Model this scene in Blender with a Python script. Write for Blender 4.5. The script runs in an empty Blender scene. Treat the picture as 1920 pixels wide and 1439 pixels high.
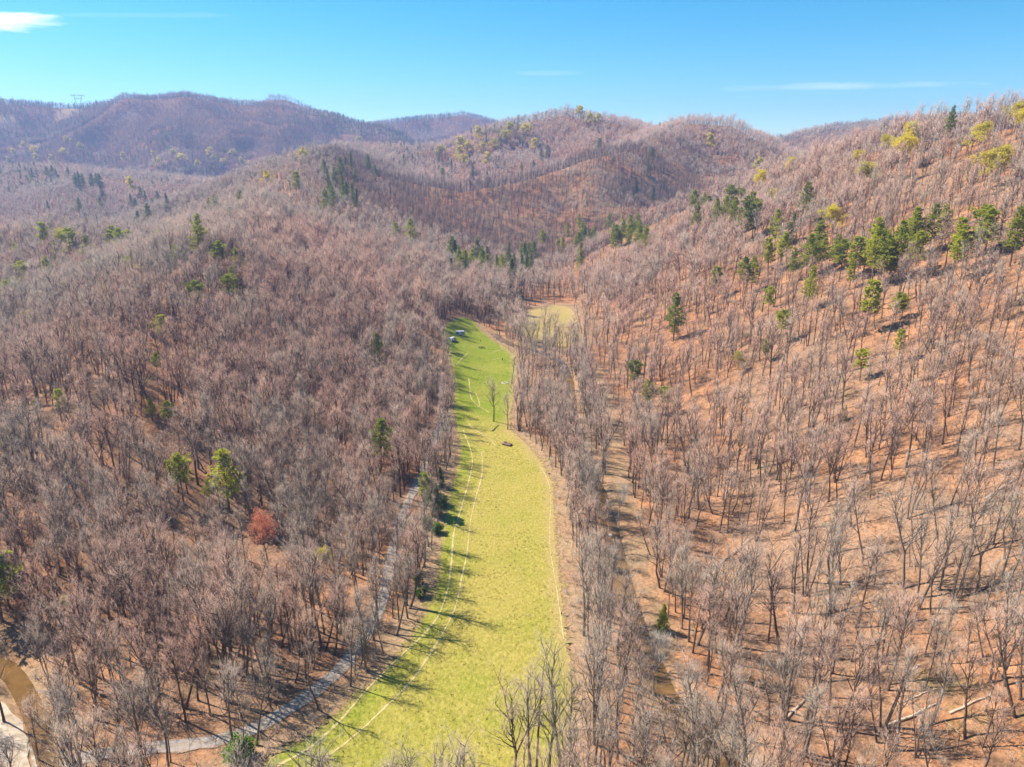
import bpy, math, random
import numpy as np
from math import radians as R

# ------------------------------------------------------------------ camera, sky, sun, exposure
scene = bpy.context.scene
COL = scene.collection
F, CX, CY, PITCH, HC = 1331.0, 960.0, 719.5, R(17.5), 115.0     # photo focal length (px), centre, tilt, drone height
cam_d = bpy.data.cameras.new('camera')
cam_d.sensor_fit = 'HORIZONTAL'; cam_d.sensor_width = 36.0; cam_d.lens = 36.0 * F / 1920.0
cam_d.clip_start = 0.5; cam_d.clip_end = 20000
cam = bpy.data.objects.new('camera', cam_d); COL.objects.link(cam)
cam.location = (0, 0, HC); cam.rotation_euler = (R(90) - PITCH, 0, 0)
scene.camera = cam

SUN_EL, SUN_AZ = R(49), R(-66)          # azimuth measured from +Y (view direction) towards +X
sun_dir = (math.cos(SUN_EL) * math.sin(SUN_AZ), math.cos(SUN_EL) * math.cos(SUN_AZ), math.sin(SUN_EL))
sl = bpy.data.lights.new('sun', 'SUN'); sl.energy = 4.9; sl.angle = R(0.5); sl.color = (1.0, 0.91, 0.79)
so = bpy.data.objects.new('sun', sl); COL.objects.link(so)
from mathutils import Vector
so.rotation_euler = Vector(sun_dir).to_track_quat('Z', 'Y').to_euler()
so.location = (-300, 150, 400)

world = bpy.data.worlds.new('World'); scene.world = world; world.use_nodes = True
wn, wl = world.node_tree.nodes, world.node_tree.links
for n in list(wn): wn.remove(n)
def N(nodes, t, **kw):
    n = nodes.new(t)
    for k, v in kw.items(): setattr(n, k, v)
    return n
w_out = N(wn, 'ShaderNodeOutputWorld'); w_bg = N(wn, 'ShaderNodeBackground')
sky = N(wn, 'ShaderNodeTexSky', sky_type='NISHITA', sun_disc=False)
sky.sun_elevation = SUN_EL; sky.sun_rotation = SUN_AZ % (2 * math.pi)
sky.altitude = 2500; sky.air_density = 1.0; sky.dust_density = 0.15; sky.ozone_density = 2.0
w_bg.inputs['Strength'].default_value = 0.083
hsv = N(wn, 'ShaderNodeHueSaturation'); hsv.inputs['Hue'].default_value = 0.478; hsv.inputs['Saturation'].default_value = 1.45
wl.new(sky.outputs[0], hsv.inputs['Color'])
# thin clouds: soft elongated shapes by direction (x/y, z/y), broken by noise
tc = N(wn, 'ShaderNodeTexCoord'); sx = N(wn, 'ShaderNodeSeparateXYZ'); wl.new(tc.outputs['Generated'], sx.inputs[0])
def wm(op, a, b=None, clamp=False):
    m = N(wn, 'ShaderNodeMath', operation=op, use_clamp=clamp)
    for i, q in enumerate((a, b)):
        if q is None: continue
        if isinstance(q, (int, float)): m.inputs[i].default_value = q
        else: wl.new(q, m.inputs[i])
    return m.outputs[0]
yy = wm('MAXIMUM', sx.outputs['Y'], 0.02)
px_, pz_ = wm('DIVIDE', sx.outputs['X'], yy), wm('DIVIDE', sx.outputs['Z'], yy)
cmb = N(wn, 'ShaderNodeCombineXYZ'); wl.new(wm('MULTIPLY', px_, 9.0), cmb.inputs[0]); wl.new(wm('MULTIPLY', pz_, 75.0), cmb.inputs[1])
cn = N(wn, 'ShaderNodeTexNoise'); cn.inputs['Scale'].default_value = 1.0; cn.inputs['Detail'].default_value = 7; cn.inputs['Roughness'].default_value = 0.62
cn.inputs['Distortion'].default_value = 0.6
wl.new(cmb.outputs[0], cn.inputs['Vector'])
def cloud(cx, cz, rx, rz, tilt, sharp, gain, frag=2.6):
    dx = wm('SUBTRACT', px_, cx)
    dz = wm('SUBTRACT', wm('SUBTRACT', pz_, cz), wm('MULTIPLY', dx, tilt))
    a, b = wm('DIVIDE', dx, rx), wm('DIVIDE', dz, rz)
    r2 = wm('ADD', wm('MULTIPLY', a, a), wm('MULTIPLY', b, b))
    base = wm('SUBTRACT', 1.0, r2)
    v = wm('ADD', base, wm('MULTIPLY', wm('SUBTRACT', cn.outputs['Fac'], 0.5), frag))
    return wm('MULTIPLY', wm('MULTIPLY', v, sharp, True), gain)
c1 = cloud(-0.675, 0.1685, 0.115, 0.0135, -0.03, 0.75, 0.95, 4.2)
c2 = cloud(0.43, 0.0915, 0.17, 0.0050, 0.02, 0.45, 0.50, 3.8)
c3 = cloud(0.05, 0.107, 0.05, 0.003, 0.0, 0.35, 0.2, 4.0)
c4 = cloud(-0.47, 0.175, 0.12, 0.004, 0.0, 0.4, 0.22)
cl = wm('MAXIMUM', wm('MAXIMUM', c1, c2), wm('MAXIMUM', c3, c4))
cl = wm('MULTIPLY', cl, wm('GREATER_THAN', sx.outputs['Y'], 0.03))
cmix = N(wn, 'ShaderNodeMixRGB'); wl.new(cl, cmix.inputs[0]); wl.new(hsv.outputs[0], cmix.inputs[1]); cmix.inputs[2].default_value = (9.0, 9.2, 9.5, 1)
wl.new(cmix.outputs[0], w_bg.inputs['Color']); wl.new(w_bg.outputs[0], w_out.inputs['Surface'])

vs = scene.view_settings
vs.view_transform = 'Standard'; vs.look = 'None'; vs.gamma = 1.0; vs.use_curve_mapping = False
vs.exposure = 1.08
cy = scene.cycles
cy.max_bounces = 4; cy.diffuse_bounces = 2; cy.glossy_bounces = 2; cy.transmission_bounces = 2
cy.transparent_max_bounces = 4; cy.volume_bounces = 0; cy.use_denoising = True
cy.sampling_pattern = 'AUTOMATIC' if hasattr(cy, 'sampling_pattern') else cy.sampling_pattern
cy.caustics_reflective = False; cy.caustics_refractive = False
cy.use_adaptive_sampling = False

# ------------------------------------------------------------------ small maths
rng = np.random.default_rng(7)
CP, SP = math.cos(PITCH), math.sin(PITCH)
def ray(u, v):
    a = (u - CX) / F; b = (CY - v) / F
    return np.array([a, CP + b * SP, -SP + b * CP])
def floorpt(u, v):
    d = ray(u, v); t = -HC / d[2]
    return (d[0] * t, d[1] * t)
def project(P):
    P = np.asarray(P, float).reshape(-1, 3); q = P - np.array([0, 0, HC])
    dep = q[:, 1] * CP - q[:, 2] * SP
    up = q[:, 1] * SP + q[:, 2] * CP
    dd = np.maximum(dep, 1e-3)
    return CX + F * q[:, 0] / dd, CY - F * up / dd, dep
def _hash(i, j, s):
    n = (i.astype(np.int64) * 374761393 + j.astype(np.int64) * 668265263 + s * 974711) & 0x7fffffff
    n = ((n ^ (n >> 13)) * 1274126177) & 0x7fffffff
    return ((n ^ (n >> 16)) & 0xffff) / 65535.0
def vnoise(x, y, s):
    xi, yi = np.floor(x), np.floor(y); fx, fy = x - xi, y - yi
    fx = fx * fx * fx * (fx * (fx * 6 - 15) + 10); fy = fy * fy * fy * (fy * (fy * 6 - 15) + 10)
    a, b = _hash(xi, yi, s), _hash(xi + 1, yi, s); c, d = _hash(xi, yi + 1, s), _hash(xi + 1, yi + 1, s)
    return (a * (1 - fx) + b * fx) * (1 - fy) + (c * (1 - fx) + d * fx) * fy
def fbm(x, y, wl_, s, oct=4):
    r = np.zeros_like(np.asarray(x, float)); a, tot, w = 1.0, 0.0, wl_
    for k in range(oct):
        r += a * vnoise(x / w + 17.3 * k, y / w - 9.1 * k, s + k * 31); tot += a; a *= 0.5; w *= 0.5
    return r / tot * 2 - 1
def sstep(a, b, x):
    t = np.clip((x - a) / (b - a), 0, 1); return t * t * (3 - 2 * t)
def polydist(x, y, pl):
    best = np.full(np.shape(x), 1e9)
    for (ax, ay), (bx, by) in zip(pl[:-1], pl[1:]):
        dx, dy = bx - ax, by - ay; L = dx * dx + dy * dy + 1e-9
        t = np.clip(((x - ax) * dx + (y - ay) * dy) / L, 0, 1)
        best = np.minimum(best, np.hypot(x - ax - t * dx, y - ay - t * dy))
    return best
def inpoly(x, y, pl):
    x = np.asarray(x, float); y = np.asarray(y, float); c = np.zeros(x.shape, bool)
    n = len(pl)
    for i in range(n):
        (x1, y1), (x2, y2) = pl[i], pl[(i + 1) % n]
        if y1 == y2: continue
        c ^= ((y1 > y) != (y2 > y)) & (x < (x2 - x1) * (y - y1) / (y2 - y1) + x1)
    return c
def smooth_path(pts, step):
    pts = np.array(pts, float); out = []
    P = np.vstack([2 * pts[0] - pts[1], pts, 2 * pts[-1] - pts[-2]])
    for i in range(1, len(P) - 2):
        n = max(2, int(np.hypot(*(P[i + 1] - P[i])[:2]) / step))
        for t in np.linspace(0, 1, n, endpoint=False):
            a, b, c, d = P[i - 1], P[i], P[i + 1], P[i + 2]
            out.append(0.5 * (2 * b + (c - a) * t + (2 * a - 5 * b + 4 * c - d) * t * t + (3 * b - a - 3 * c + d) * t ** 3))
    out.append(P[-2]); return np.array(out)

# ------------------------------------------------------------------ the lie of the land
RIDGES = [  # (slope, noise amplitude, wavelength, [(x, y, z) ...])
 (0.54, 5, 110, [(385,-150,165),(378,100,160),(360,300,148),(333,494,135),(308,548,128),(291,621,119),(270,728,103),(185,722,70),(104,732,20)]),
 (0.36, 5, 120, [(-119,168,2),(-150,255,34),(-182,390,52),(-200,560,62),(-232,780,82),(-271,996,113),(-298,1303,126)]),
 (0.42, 4, 120, [(-271,996,113),(-209,903,84),(-160,841,54),(-111,792,29),(-68,762,3)]),
 (0.15, 5, 140, [(-900,600,44),(-560,575,42),(-414,585,43),(-350,625,46)]),
 (0.56, 15, 170, [(-271,996,113),(-210,1020,96),(-150,1040,84),(-68,1035,71),(31,1072,88),(120,1113,116),(207,1213,132),(324,1350,174),(384,1360,174),(442,1262,124),(490,1190,86)]),
 (0.46, 24, 240, [(-298,1303,126),(-214,1500,130),(-142,1527,134),(-67,1567,160),(0,1596,185),(114,1623,206),(212,1578,188),(270,1480,160),(324,1350,174)]),
 (0.46, 55, 380, [(-2600,2400,270),(-2091,2463,278),(-1658,2468,290),(-1400,2461,270),(-1226,2470,297),(-1053,2475,310),(-917,2520,290),(-775,2571,284),(-662,2618,267),(-534,2607,231),(-388,2485,176),(-280,2380,110)]),
 (0.55, 34, 260, [(-1053,2475,305),(-985,2230,215),(-900,1997,126)]),
 (0.55, 34, 260, [(-1400,2461,262),(-1300,2200,190),(-1195,1944,118)]),
 (0.55, 34, 260, [(-775,2571,280),(-735,2350,205),(-708,2160,140)]),
 (0.55, 34, 260, [(-1850,2440,280),(-1750,2150,190),(-1600,1950,130)]),
 (0.42, 45, 360, [(-1500,3350,235),(-1000,3300,250),(-744,3292,246),(-465,3305,278),(-210,3311,302),(-47,3298,263),(93,3283,213),(400,3250,150)]),
 (0.40, 18, 260, [(480,1900,86),(630,1839,150),(789,1850,184),(907,1855,196),(1073,1808,206),(1400,1750,205),(1900,1700,210)]),
 (0.30, 10, 200, [(-1700,1500,110),(-1168,1460,88),(-904,1462,92),(-720,1405,80),(-567,1350,70),(-460,1240,48)]),
 (0.30, 8, 160, [(-850,1450,86),(-740,1230,58),(-620,1010,28)]),
]
CREEK_PX = [(925,630),(945,642),(975,652),(1012,659),(1048,676),(1066,710),(1070,745),(1078,800),(1098,860),(1122,920),(1140,970),(1153,1020),(1166,1080),(1184,1140),(1212,1220),(1256,1310),(1312,1378),(1372,1424),(1430,1470),(1500,1540)]
creek = smooth_path([floorpt(*p) for p in CREEK_PX], 4.0)
CREEK2_PX = [(-140,1222),(-50,1236),(14,1258),(52,1312),(78,1378),(96,1440),(110,1520)]
creek2 = smooth_path([floorpt(*p) for p in CREEK2_PX], 4.0)
ROAD_PX = [(-60,1500),(60,1450),(150,1424),(250,1406),(340,1398),(410,1388),(480,1365),(555,1322),(625,1268),(672,1212),(702,1160),(722,1110),(733,1055),(745,1000),(768,940),(796,882),(815,830),(827,775),(829,730),(815,700),(790,682),(772,664),(768,645)]
road = smooth_path([floorpt(*p) for p in ROAD_PX], 4.0)
ck, ck2, rd = [tuple(p) for p in creek], [tuple(p) for p in creek2], [tuple(p) for p in road]

def terrain(x, y, carve=True):
    x = np.asarray(x, float); y = np.asarray(y, float); sh = x.shape
    x = x.ravel(); y = y.ravel()
    fl = 0.02 * np.maximum(0, y - 800) + 0.35 * fbm(x, y, 60, 5, 2)
    acc = np.zeros_like(x); zs = []
    for sl_, amp, wv, pl in RIDGES:
        best = np.full(x.shape, -1e9); dd = np.zeros_like(x)
        for (ax, ay, az), (bx, by, bz) in zip(pl[:-1], pl[1:]):
            ex, ey = bx - ax, by - ay; L = ex * ex + ey * ey
            t = np.clip(((x - ax) * ex + (y - ay) * ey) / L, 0, 1)
            d = np.hypot(x - ax - t * ex, y - ay - t * ey)
            z = az + t * (bz - az) - sl_ * (np.sqrt(d * d + 144) - 12)
            m = z > best; best = np.where(m, z, best); dd = np.where(m, d, dd)
        rg = (1 - np.abs(fbm(x, y, wv * 0.75, 211, 3)) * 3.2) * amp * 0.55 if amp >= 14 else 0
        zs.append(best + (amp * fbm(x, y, wv, 11) + rg) * sstep(5, 110, dd))
    Z = np.array(zs + [fl]); k = 4.0
    M = Z.max(0); z = M + k * np.log(np.exp((Z - M) / k).sum(0))
    z -= k * 0.0
    z += 0.5 * fbm(x, y, 14, 3, 3) * sstep(2, 12, z - fl)
    if carve:
        near = (y < 900) & (np.abs(x) < 330)
        if near.any():
            xn, yn = x[near], y[near]
            d = np.minimum(polydist(xn, yn, ck), polydist(xn, yn, ck2))
            zn = z[near] - 1.5 * np.exp(-(d / 3.0) ** 4)
            # road bench: level the ground a little where the road runs along the foot of the slope
            dr = polydist(xn, yn, rd)
            wgt = 1 - sstep(2.5, 9, dr)
            zn = zn * (1 - wgt) + np.minimum(zn, 0.6 + 0.12 * zn) * wgt
            z[near] = zn
    return z.reshape(sh)
RX, RY = np.arange(-2700, 2701, 12.0), np.arange(-60, 3850, 12.0)
RG = terrain(*np.meshgrid(RX, RY), False)
def raster(x, y):
    fx = np.clip((x - RX[0]) / 12, 0, len(RX) - 1.001); fy = np.clip((y - RY[0]) / 12, 0, len(RY) - 1.001); i, j = fx.astype(int), fy.astype(int); a, b = fx - i, fy - j
    return (RG[j, i] * (1 - a) + RG[j, i + 1] * a) * (1 - b) + (RG[j + 1, i] * (1 - a) + RG[j + 1, i + 1] * a) * b
def hit(u, v, tmin=80, tmax=4200):
    """ground point seen at a pixel of the photograph"""
    d = ray(u, v); o = np.array([0, 0, HC])
    t = tmin * (tmax / tmin) ** np.linspace(0, 1, 900); p = o[:, None] + d[:, None] * t
    i = np.argmax(p[2] - raster(p[0], p[1]) < 0)
    if i == 0: return None
    t = np.linspace(max(tmin, t[i] - 30), t[i] + 30, 40); p = o[:, None] + d[:, None] * t
    g = p[2] - terrain(p[0], p[1], False); i = np.argmax(g < 0); tt = t[20] if i == 0 else t[i - 1] + (t[i] - t[i - 1]) * g[i - 1] / (g[i - 1] - g[i])
    q = d * tt
    return np.array([q[0], q[1], float(terrain(np.array([q[0]]), np.array([q[1]]))[0])])

# meadow outline
ML = [(300,1560),(400,1480),(500,1415),(572,1377),(645,1320),(702,1268),(742,1226),(772,1180),(800,1130),(814,1080),(820,1020),(830,960),(845,905),(855,868),(858,832),(851,805),(847,775),(848,740),(844,700),(836,672),(826,652),(834,636),(848,622),(868,613)]
MR = [(1010,1560),(1042,1480),(1068,1415),(1080,1377),(1085,1320),(1080,1268),(1074,1226),(1068,1180),(1062,1130),(1056,1080),(1050,1020),(1046,960),(1042,905),(1022,868),(992,832),(962,805),(962,775),(970,740),(974,700),(972,672),(952,655),(926,643),(906,630),(888,615)]
M2 = [(972,606),(985,588),(1010,577),(1045,572),(1072,578),(1084,598),(1092,622),(1088,646),(1058,656),(1018,647),(992,641),(974,630)]
meadow_poly = [floorpt(*p) for p in ML] + [floorpt(*p) for p in MR[::-1]]
meadow2_poly = [floorpt(*p) for p in M2]
BARE_STRIP = [floorpt(*p) for p in [(1112,690),(1128,740),(1140,800),(1152,860),(1162,920),(1182,1000),(1195,1070),(1212,1140),(1240,1200)]]

# ------------------------------------------------------------------ materials
def mat(name):
    m = bpy.data.materials.new(name); m.use_nodes = True
    nt = m.node_tree
    for n in list(nt.nodes): nt.nodes.remove(n)
    out = nt.nodes.new('ShaderNodeOutputMaterial'); return m, nt.nodes, nt.links, out
def mixc(n, l, fac, a, b, blend='MIX'):
    m = n.new('ShaderNodeMixRGB'); m.blend_type = blend
    for i, q in enumerate((fac, a, b)):
        if hasattr(q, 'is_linked'): l.new(q, m.inputs[i])
        elif isinstance(q, (int, float)): m.inputs[i].default_value = q
        else: m.inputs[i].default_value = (*q, 1)
    return m.outputs[0]
def ramp(n, l, src, stops):
    r = n.new('ShaderNodeValToRGB'); l.new(src, r.inputs[0]); e = r.color_ramp.elements
    while len(e) < len(stops): e.new(0.5)
    for q, (p, c) in zip(e, stops): q.position = p; q.color = (*c, 1) if len(c) == 3 else c
    return r.outputs[0]
def noise(n, l, scale, detail=4, rough=0.6, coord=None, dim=None):
    t = n.new('ShaderNodeTexNoise'); t.inputs['Scale'].default_value = scale; t.inputs['Detail'].default_value = detail; t.inputs['Roughness'].default_value = rough
    if coord is not None: l.new(coord, t.inputs['Vector'])
    return t.outputs['Fac']
def pos(n): return n.new('ShaderNodeNewGeometry').outputs['Position']
def attr(n, name, typ='GEOMETRY'):
    a = n.new('ShaderNodeAttribute'); a.attribute_name = name; a.attribute_type = typ; return a
def math_(n, l, op, a, b, clamp=False):
    m = n.new('ShaderNodeMath'); m.operation = op; m.use_clamp = clamp
    for i, q in enumerate((a, b)):
        if isinstance(q, (int, float)): m.inputs[i].default_value = q
        else: l.new(q, m.inputs[i])
    return m.outputs[0]
def diffuse(n, l, out, col, rough=1.0, bump=None, bs=0.5, bd=0.3):
    d = n.new('ShaderNodeBsdfDiffuse'); l.new(col, d.inputs['Color'])
    if bump is not None:
        b = n.new('ShaderNodeBump'); b.inputs['Strength'].default_value = bs; b.inputs['Distance'].default_value = bd
        l.new(bump, b.inputs['Height']); l.new(b.outputs[0], d.inputs['Normal'])
    l.new(d.outputs[0], out.inputs['Surface']); return d
def dissolve(n, l, out, surf, alpha):
    tr = n.new('ShaderNodeBsdfTransparent'); ms = n.new('ShaderNodeMixShader'); l.new(alpha, ms.inputs[0]); l.new(tr.outputs[0], ms.inputs[1]); l.new(surf, ms.inputs[2]); l.new(ms.outputs[0], out.inputs['Surface'])
def simple(name, col, var=0.25, scale=2.0, rough=0.8, metal=0.0):
    m, n, l, out = mat(name); p = n.new('ShaderNodeBsdfPrincipled')
    oc = n.new('ShaderNodeTexCoord').outputs['Object']
    f = noise(n, l, scale, 5, 0.65, oc)
    c = ramp(n, l, f, [(0.3, tuple(x * (1 - var) for x in col)), (0.7, tuple(min(1, x * (1 + var)) for x in col))])
    l.new(c, p.inputs['Base Color']); p.inputs['Roughness'].default_value = rough; p.inputs['Metallic'].default_value = metal
    l.new(p.outputs[0], out.inputs['Surface']); return m

# leaf litter ground
m_ground, n, l, out = mat('leaf_litter')
P = pos(n)
big = noise(n, l, 0.018, 4, 0.6, P); mid = noise(n, l, 0.14, 5, 0.65, P); fine = noise(n, l, 1.1, 6, 0.7, P); vf = noise(n, l, 4.5, 3, 0.7, P)
litter = ramp(n, l, mid, [(0.30, (0.085, 0.05, 0.034)), (0.42, (0.21, 0.112, 0.064)), (0.54, (0.37, 0.178, 0.088)), (0.66, (0.44, 0.22, 0.108)), (0.78, (0.36, 0.23, 0.13))])
litter = mixc(n, l, ramp(n, l, big, [(0.42, (0, 0, 0)), (0.62, (0.75, 0.75, 0.75))]), litter, (0.29, 0.19, 0.125))
litter = mixc(n, l, 0.85, litter, ramp(n, l, fine, [(0.32, (0.34, 0.31, 0.30)), (0.5, (1.0, 1.0, 1.0)), (0.70, (1.38, 1.34, 1.25))]), 'MULTIPLY')
litter = mixc(n, l, 0.6, litter, ramp(n, l, vf, [(0.3, (0.55, 0.53, 0.5)), (0.55, (1.05, 1.05, 1.05)), (0.75, (1.3, 1.3, 1.25))]), 'MULTIPLY')
moss = noise(n, l, 0.06, 4, 0.7, P)
litter = mixc(n, l, ramp(n, l, moss, [(0.60, (0, 0, 0)), (0.72, (0.55, 0.55, 0.55))]), litter, (0.20, 0.17, 0.06))
tn = attr(n, 'straw'); litter = mixc(n, l, tn.outputs['Fac'], litter, ramp(n, l, fine, [(0.3, (0.22, 0.15, 0.085)), (0.7, (0.46, 0.32, 0.19))]))
diffuse(n, l, out, litter, bump=fine, bs=0.6, bd=0.35)

# meadow grass
m_meadow, n, l, out = mat('meadow_grass')
P = pos(n); ed = attr(n, 'edge').outputs['Fac']; gr = attr(n, 'green').outputs['Fac']
mp = n.new('ShaderNodeMapping'); l.new(P, mp.inputs['Vector']); mp.inputs['Scale'].default_value = (1.0, 0.55, 1.0)
a = noise(n, l, 0.05, 4, 0.6, P); b = noise(n, l, 1.5, 6, 0.75, mp.outputs[0]); c = noise(n, l, 4.5, 4, 0.75, mp.outputs[0])
straw = ramp(n, l, b, [(0.30, (0.20, 0.175, 0.036)), (0.50, (0.335, 0.278, 0.062)), (0.70, (0.47, 0.375, 0.125))])
green = ramp(n, l, b, [(0.30, (0.095, 0.14, 0.013)), (0.52, (0.20, 0.245, 0.022)), (0.72, (0.35, 0.34, 0.05))])
k = math_(n, l, 'ADD', gr, math_(n, l, 'MULTIPLY', math_(n, l, 'SUBTRACT', a, 0.5), 1.7), True)
col = mixc(n, l, k, straw, green)
col = mixc(n, l, 0.75, col, ramp(n, l, c, [(0.28, (0.50, 0.54, 0.42)), (0.5, (1, 1, 1)), (0.75, (1.35, 1.28, 1.2))]), 'MULTIPLY')
e2 = math_(n, l, 'ADD', ed, math_(n, l, 'MULTIPLY', math_(n, l, 'SUBTRACT', noise(n, l, 0.25, 4, 0.7, P), 0.5), 0.9), True)
col = mixc(n, l, e2, col, ramp(n, l, b, [(0.3, (0.30, 0.20, 0.09)), (0.7, (0.47, 0.33, 0.17))]))
dd_ = diffuse(n, l, out, col, bump=c, bs=0.5, bd=0.2)
rim_ = attr(n, 'rim').outputs['Fac']
al = math_(n, l, 'MULTIPLY', math_(n, l, 'SUBTRACT', math_(n, l, 'ADD', rim_, math_(n, l, 'MULTIPLY', math_(n, l, 'SUBTRACT', noise(n, l, 0.9, 5, 0.8, P), 0.5), 2.4)), 0.25), 3.0, True)
dissolve(n, l, out, dd_.outputs[0], al)

m_track, n, l, out = mat('worn_track'); P = pos(n)
col = ramp(n, l, noise(n, l, 0.7, 5, 0.7, P), [(0.3, (0.30, 0.255, 0.08)), (0.5, (0.46, 0.375, 0.16)), (0.75, (0.58, 0.47, 0.25))])
dd_ = diffuse(n, l, out, col)
ce = attr(n, 'mid').outputs['Fac']
al = math_(n, l, 'MULTIPLY', math_(n, l, 'ADD', math_(n, l, 'SUBTRACT', ce, 0.02), math_(n, l, 'MULTIPLY', math_(n, l, 'SUBTRACT', noise(n, l, 0.55, 5, 0.75, P), 0.5), 1.9)), 2.0, True)
dissolve(n, l, out, dd_.outputs[0], al)
m_road, n, l, out = mat('gravel'); P = pos(n)
f1 = noise(n, l, 0.5, 5, 0.7, P); f2 = noise(n, l, 5.0, 3, 0.7, P)
col = ramp(n, l, f1, [(0.3, (0.21, 0.18, 0.165)), (0.55, (0.335, 0.29, 0.265)), (0.75, (0.42, 0.37, 0.33))])
ce = attr(n, 'edge').outputs['Fac']
col = mixc(n, l, ce, col, (0.33, 0.235, 0.155))
rut = attr(n, 'rut').outputs['Fac']; col = mixc(n, l, math_(n, l, 'MULTIPLY', rut, f1), col, (0.30, 0.24, 0.15))
col = mixc(n, l, 0.6, col, ramp(n, l, f2, [(0.3, (0.7, 0.7, 0.7)), (0.7, (1.2, 1.2, 1.2))]), 'MULTIPLY')
dd_ = diffuse(n, l, out, col)
al = math_(n, l, 'MULTIPLY', math_(n, l, 'ADD', math_(n, l, 'SUBTRACT', 1.05, ce), math_(n, l, 'MULTIPLY', math_(n, l, 'SUBTRACT', noise(n, l, 0.8, 5, 0.8, P), 0.5), 2.0)), 2.0, True)
dissolve(n, l, out, dd_.outputs[0], al)
m_sand, n, l, out = mat('pale_gravel_bar'); P = pos(n)
col = ramp(n, l, noise(n, l, 0.6, 5, 0.7, P), [(0.3, (0.33, 0.25, 0.17)), (0.55, (0.50, 0.42, 0.33)), (0.75, (0.66, 0.59, 0.50))])
diffuse(n, l, out, col)
m_water, n, l, out = mat('creek_water'); P = pos(n)
p = n.new('ShaderNodeBsdfPrincipled')
l.new(ramp(n, l, noise(n, l, 0.12, 4, 0.6, P), [(0.3, (0.075, 0.045, 0.018)), (0.6, (0.19, 0.105, 0.035)), (0.8, (0.12, 0.09, 0.05))]), p.inputs['Base Color'])
p.inputs['Roughness'].default_value = 0.12; p.inputs['IOR'].default_value = 1.33
bb = n.new('ShaderNodeBump'); bb.inputs['Strength'].default_value = 0.15; bb.inputs['Distance'].default_value = 0.05
l.new(noise(n, l, 2.0, 3, 0.6, P), bb.inputs['Height']); l.new(bb.outputs[0], p.inputs['Normal'])
l.new(p.outputs[0], out.inputs['Surface'])

def bark(name, c0, c1, c2):
    """tint 0..1 travels with each tree: dark (painted shade, far hills), then grey to pinkish brown"""
    m, n, l, out = mat(name)
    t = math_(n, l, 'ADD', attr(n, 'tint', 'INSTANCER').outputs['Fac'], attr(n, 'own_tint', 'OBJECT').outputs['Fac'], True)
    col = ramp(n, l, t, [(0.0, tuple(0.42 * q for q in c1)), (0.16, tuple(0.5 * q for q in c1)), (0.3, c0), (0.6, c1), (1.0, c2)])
    oc = n.new('ShaderNodeTexCoord').outputs['Object']
    col = mixc(n, l, 0.6, col, ramp(n, l, noise(n, l, 0.8, 4, 0.7, oc), [(0.3, (0.6, 0.6, 0.6)), (0.7, (1.3, 1.3, 1.3))]), 'MULTIPLY')
    diffuse(n, l, out, col); return m
m_trunk = bark('bark', (0.22, 0.185, 0.155), (0.15, 0.11, 0.088), (0.12, 0.082, 0.063))
m_twig = bark('twigs', (0.53, 0.435, 0.35), (0.60, 0.42, 0.33), (0.63, 0.39, 0.30))
m_trunk_pale = bark('pale_bark', (0.5, 0.47, 0.42), (0.5, 0.46, 0.40), (0.48, 0.43, 0.37))
def leafy(name, ca, cb, trans=0.3):
    m, n, l, out = mat(name)
    t = math_(n, l, 'ADD', attr(n, 'tint', 'INSTANCER').outputs['Fac'], attr(n, 'own_tint', 'OBJECT').outputs['Fac'], True)
    oc = n.new('ShaderNodeTexCoord').outputs['Object']
    col = mixc(n, l, t, ca, cb)
    col = mixc(n, l, 0.8, col, ramp(n, l, noise(n, l, 0.9, 4, 0.7, oc), [(0.3, (0.6, 0.65, 0.6)), (0.7, (1.35, 1.3, 1.2))]), 'MULTIPLY')
    d = n.new('ShaderNodeBsdfDiffuse'); l.new(col, d.inputs[0])
    tr = n.new('ShaderNodeBsdfTranslucent'); l.new(col, tr.inputs[0])
    ms = n.new('ShaderNodeMixShader'); ms.inputs[0].default_value = trans
    l.new(d.outputs[0], ms.inputs[1]); l.new(tr.outputs[0], ms.inputs[2]); l.new(ms.outputs[0], out.inputs['Surface'])
    return m
m_pine = leafy('pine_needles', (0.11, 0.185, 0.065), (0.56, 0.56, 0.07), 0.45)
m_bud = leafy('spring_leaf_buds', (0.56, 0.50, 0.14), (0.82, 0.68, 0.06), 0.5)
m_red = leafy('red_buds', (0.74, 0.29, 0.17), (0.78, 0.34, 0.21), 0.5)
m_bush = leafy('bush_leaves', (0.09, 0.16, 0.03), (0.17, 0.30, 0.04), 0.3)
m_log = simple('weathered_log', (0.50, 0.38, 0.28), 0.3, 1.5)
m_logd = simple('dark_log', (0.16, 0.11, 0.085), 0.3, 1.5)
m_wood = simple('brown_boards', (0.22, 0.13, 0.095), 0.3, 2.0)
m_dark = simple('dark_stained_wood', (0.035, 0.03, 0.03), 0.3, 3.0)
m_white = simple('white_painted_metal', (0.80, 0.81, 0.82), 0.06, 3.0, 0.35)
m_side = simple('blue_grey_painted_metal', (0.30, 0.36, 0.50), 0.08, 3.0, 0.4)  # vehicle sides: their shade is put into the colour as blue grey
m_glass = simple('dark_glass', (0.03, 0.035, 0.045), 0.1, 3.0, 0.08)
m_rubber = simple('tyre_rubber', (0.02, 0.02, 0.02), 0.2, 3.0)
m_stone = simple('pale_stone', (0.62, 0.57, 0.50), 0.2, 1.2)
m_steel = simple('galvanised_steel', (0.20, 0.25, 0.27), 0.1, 1.0, 0.5, 0.3)

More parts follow.
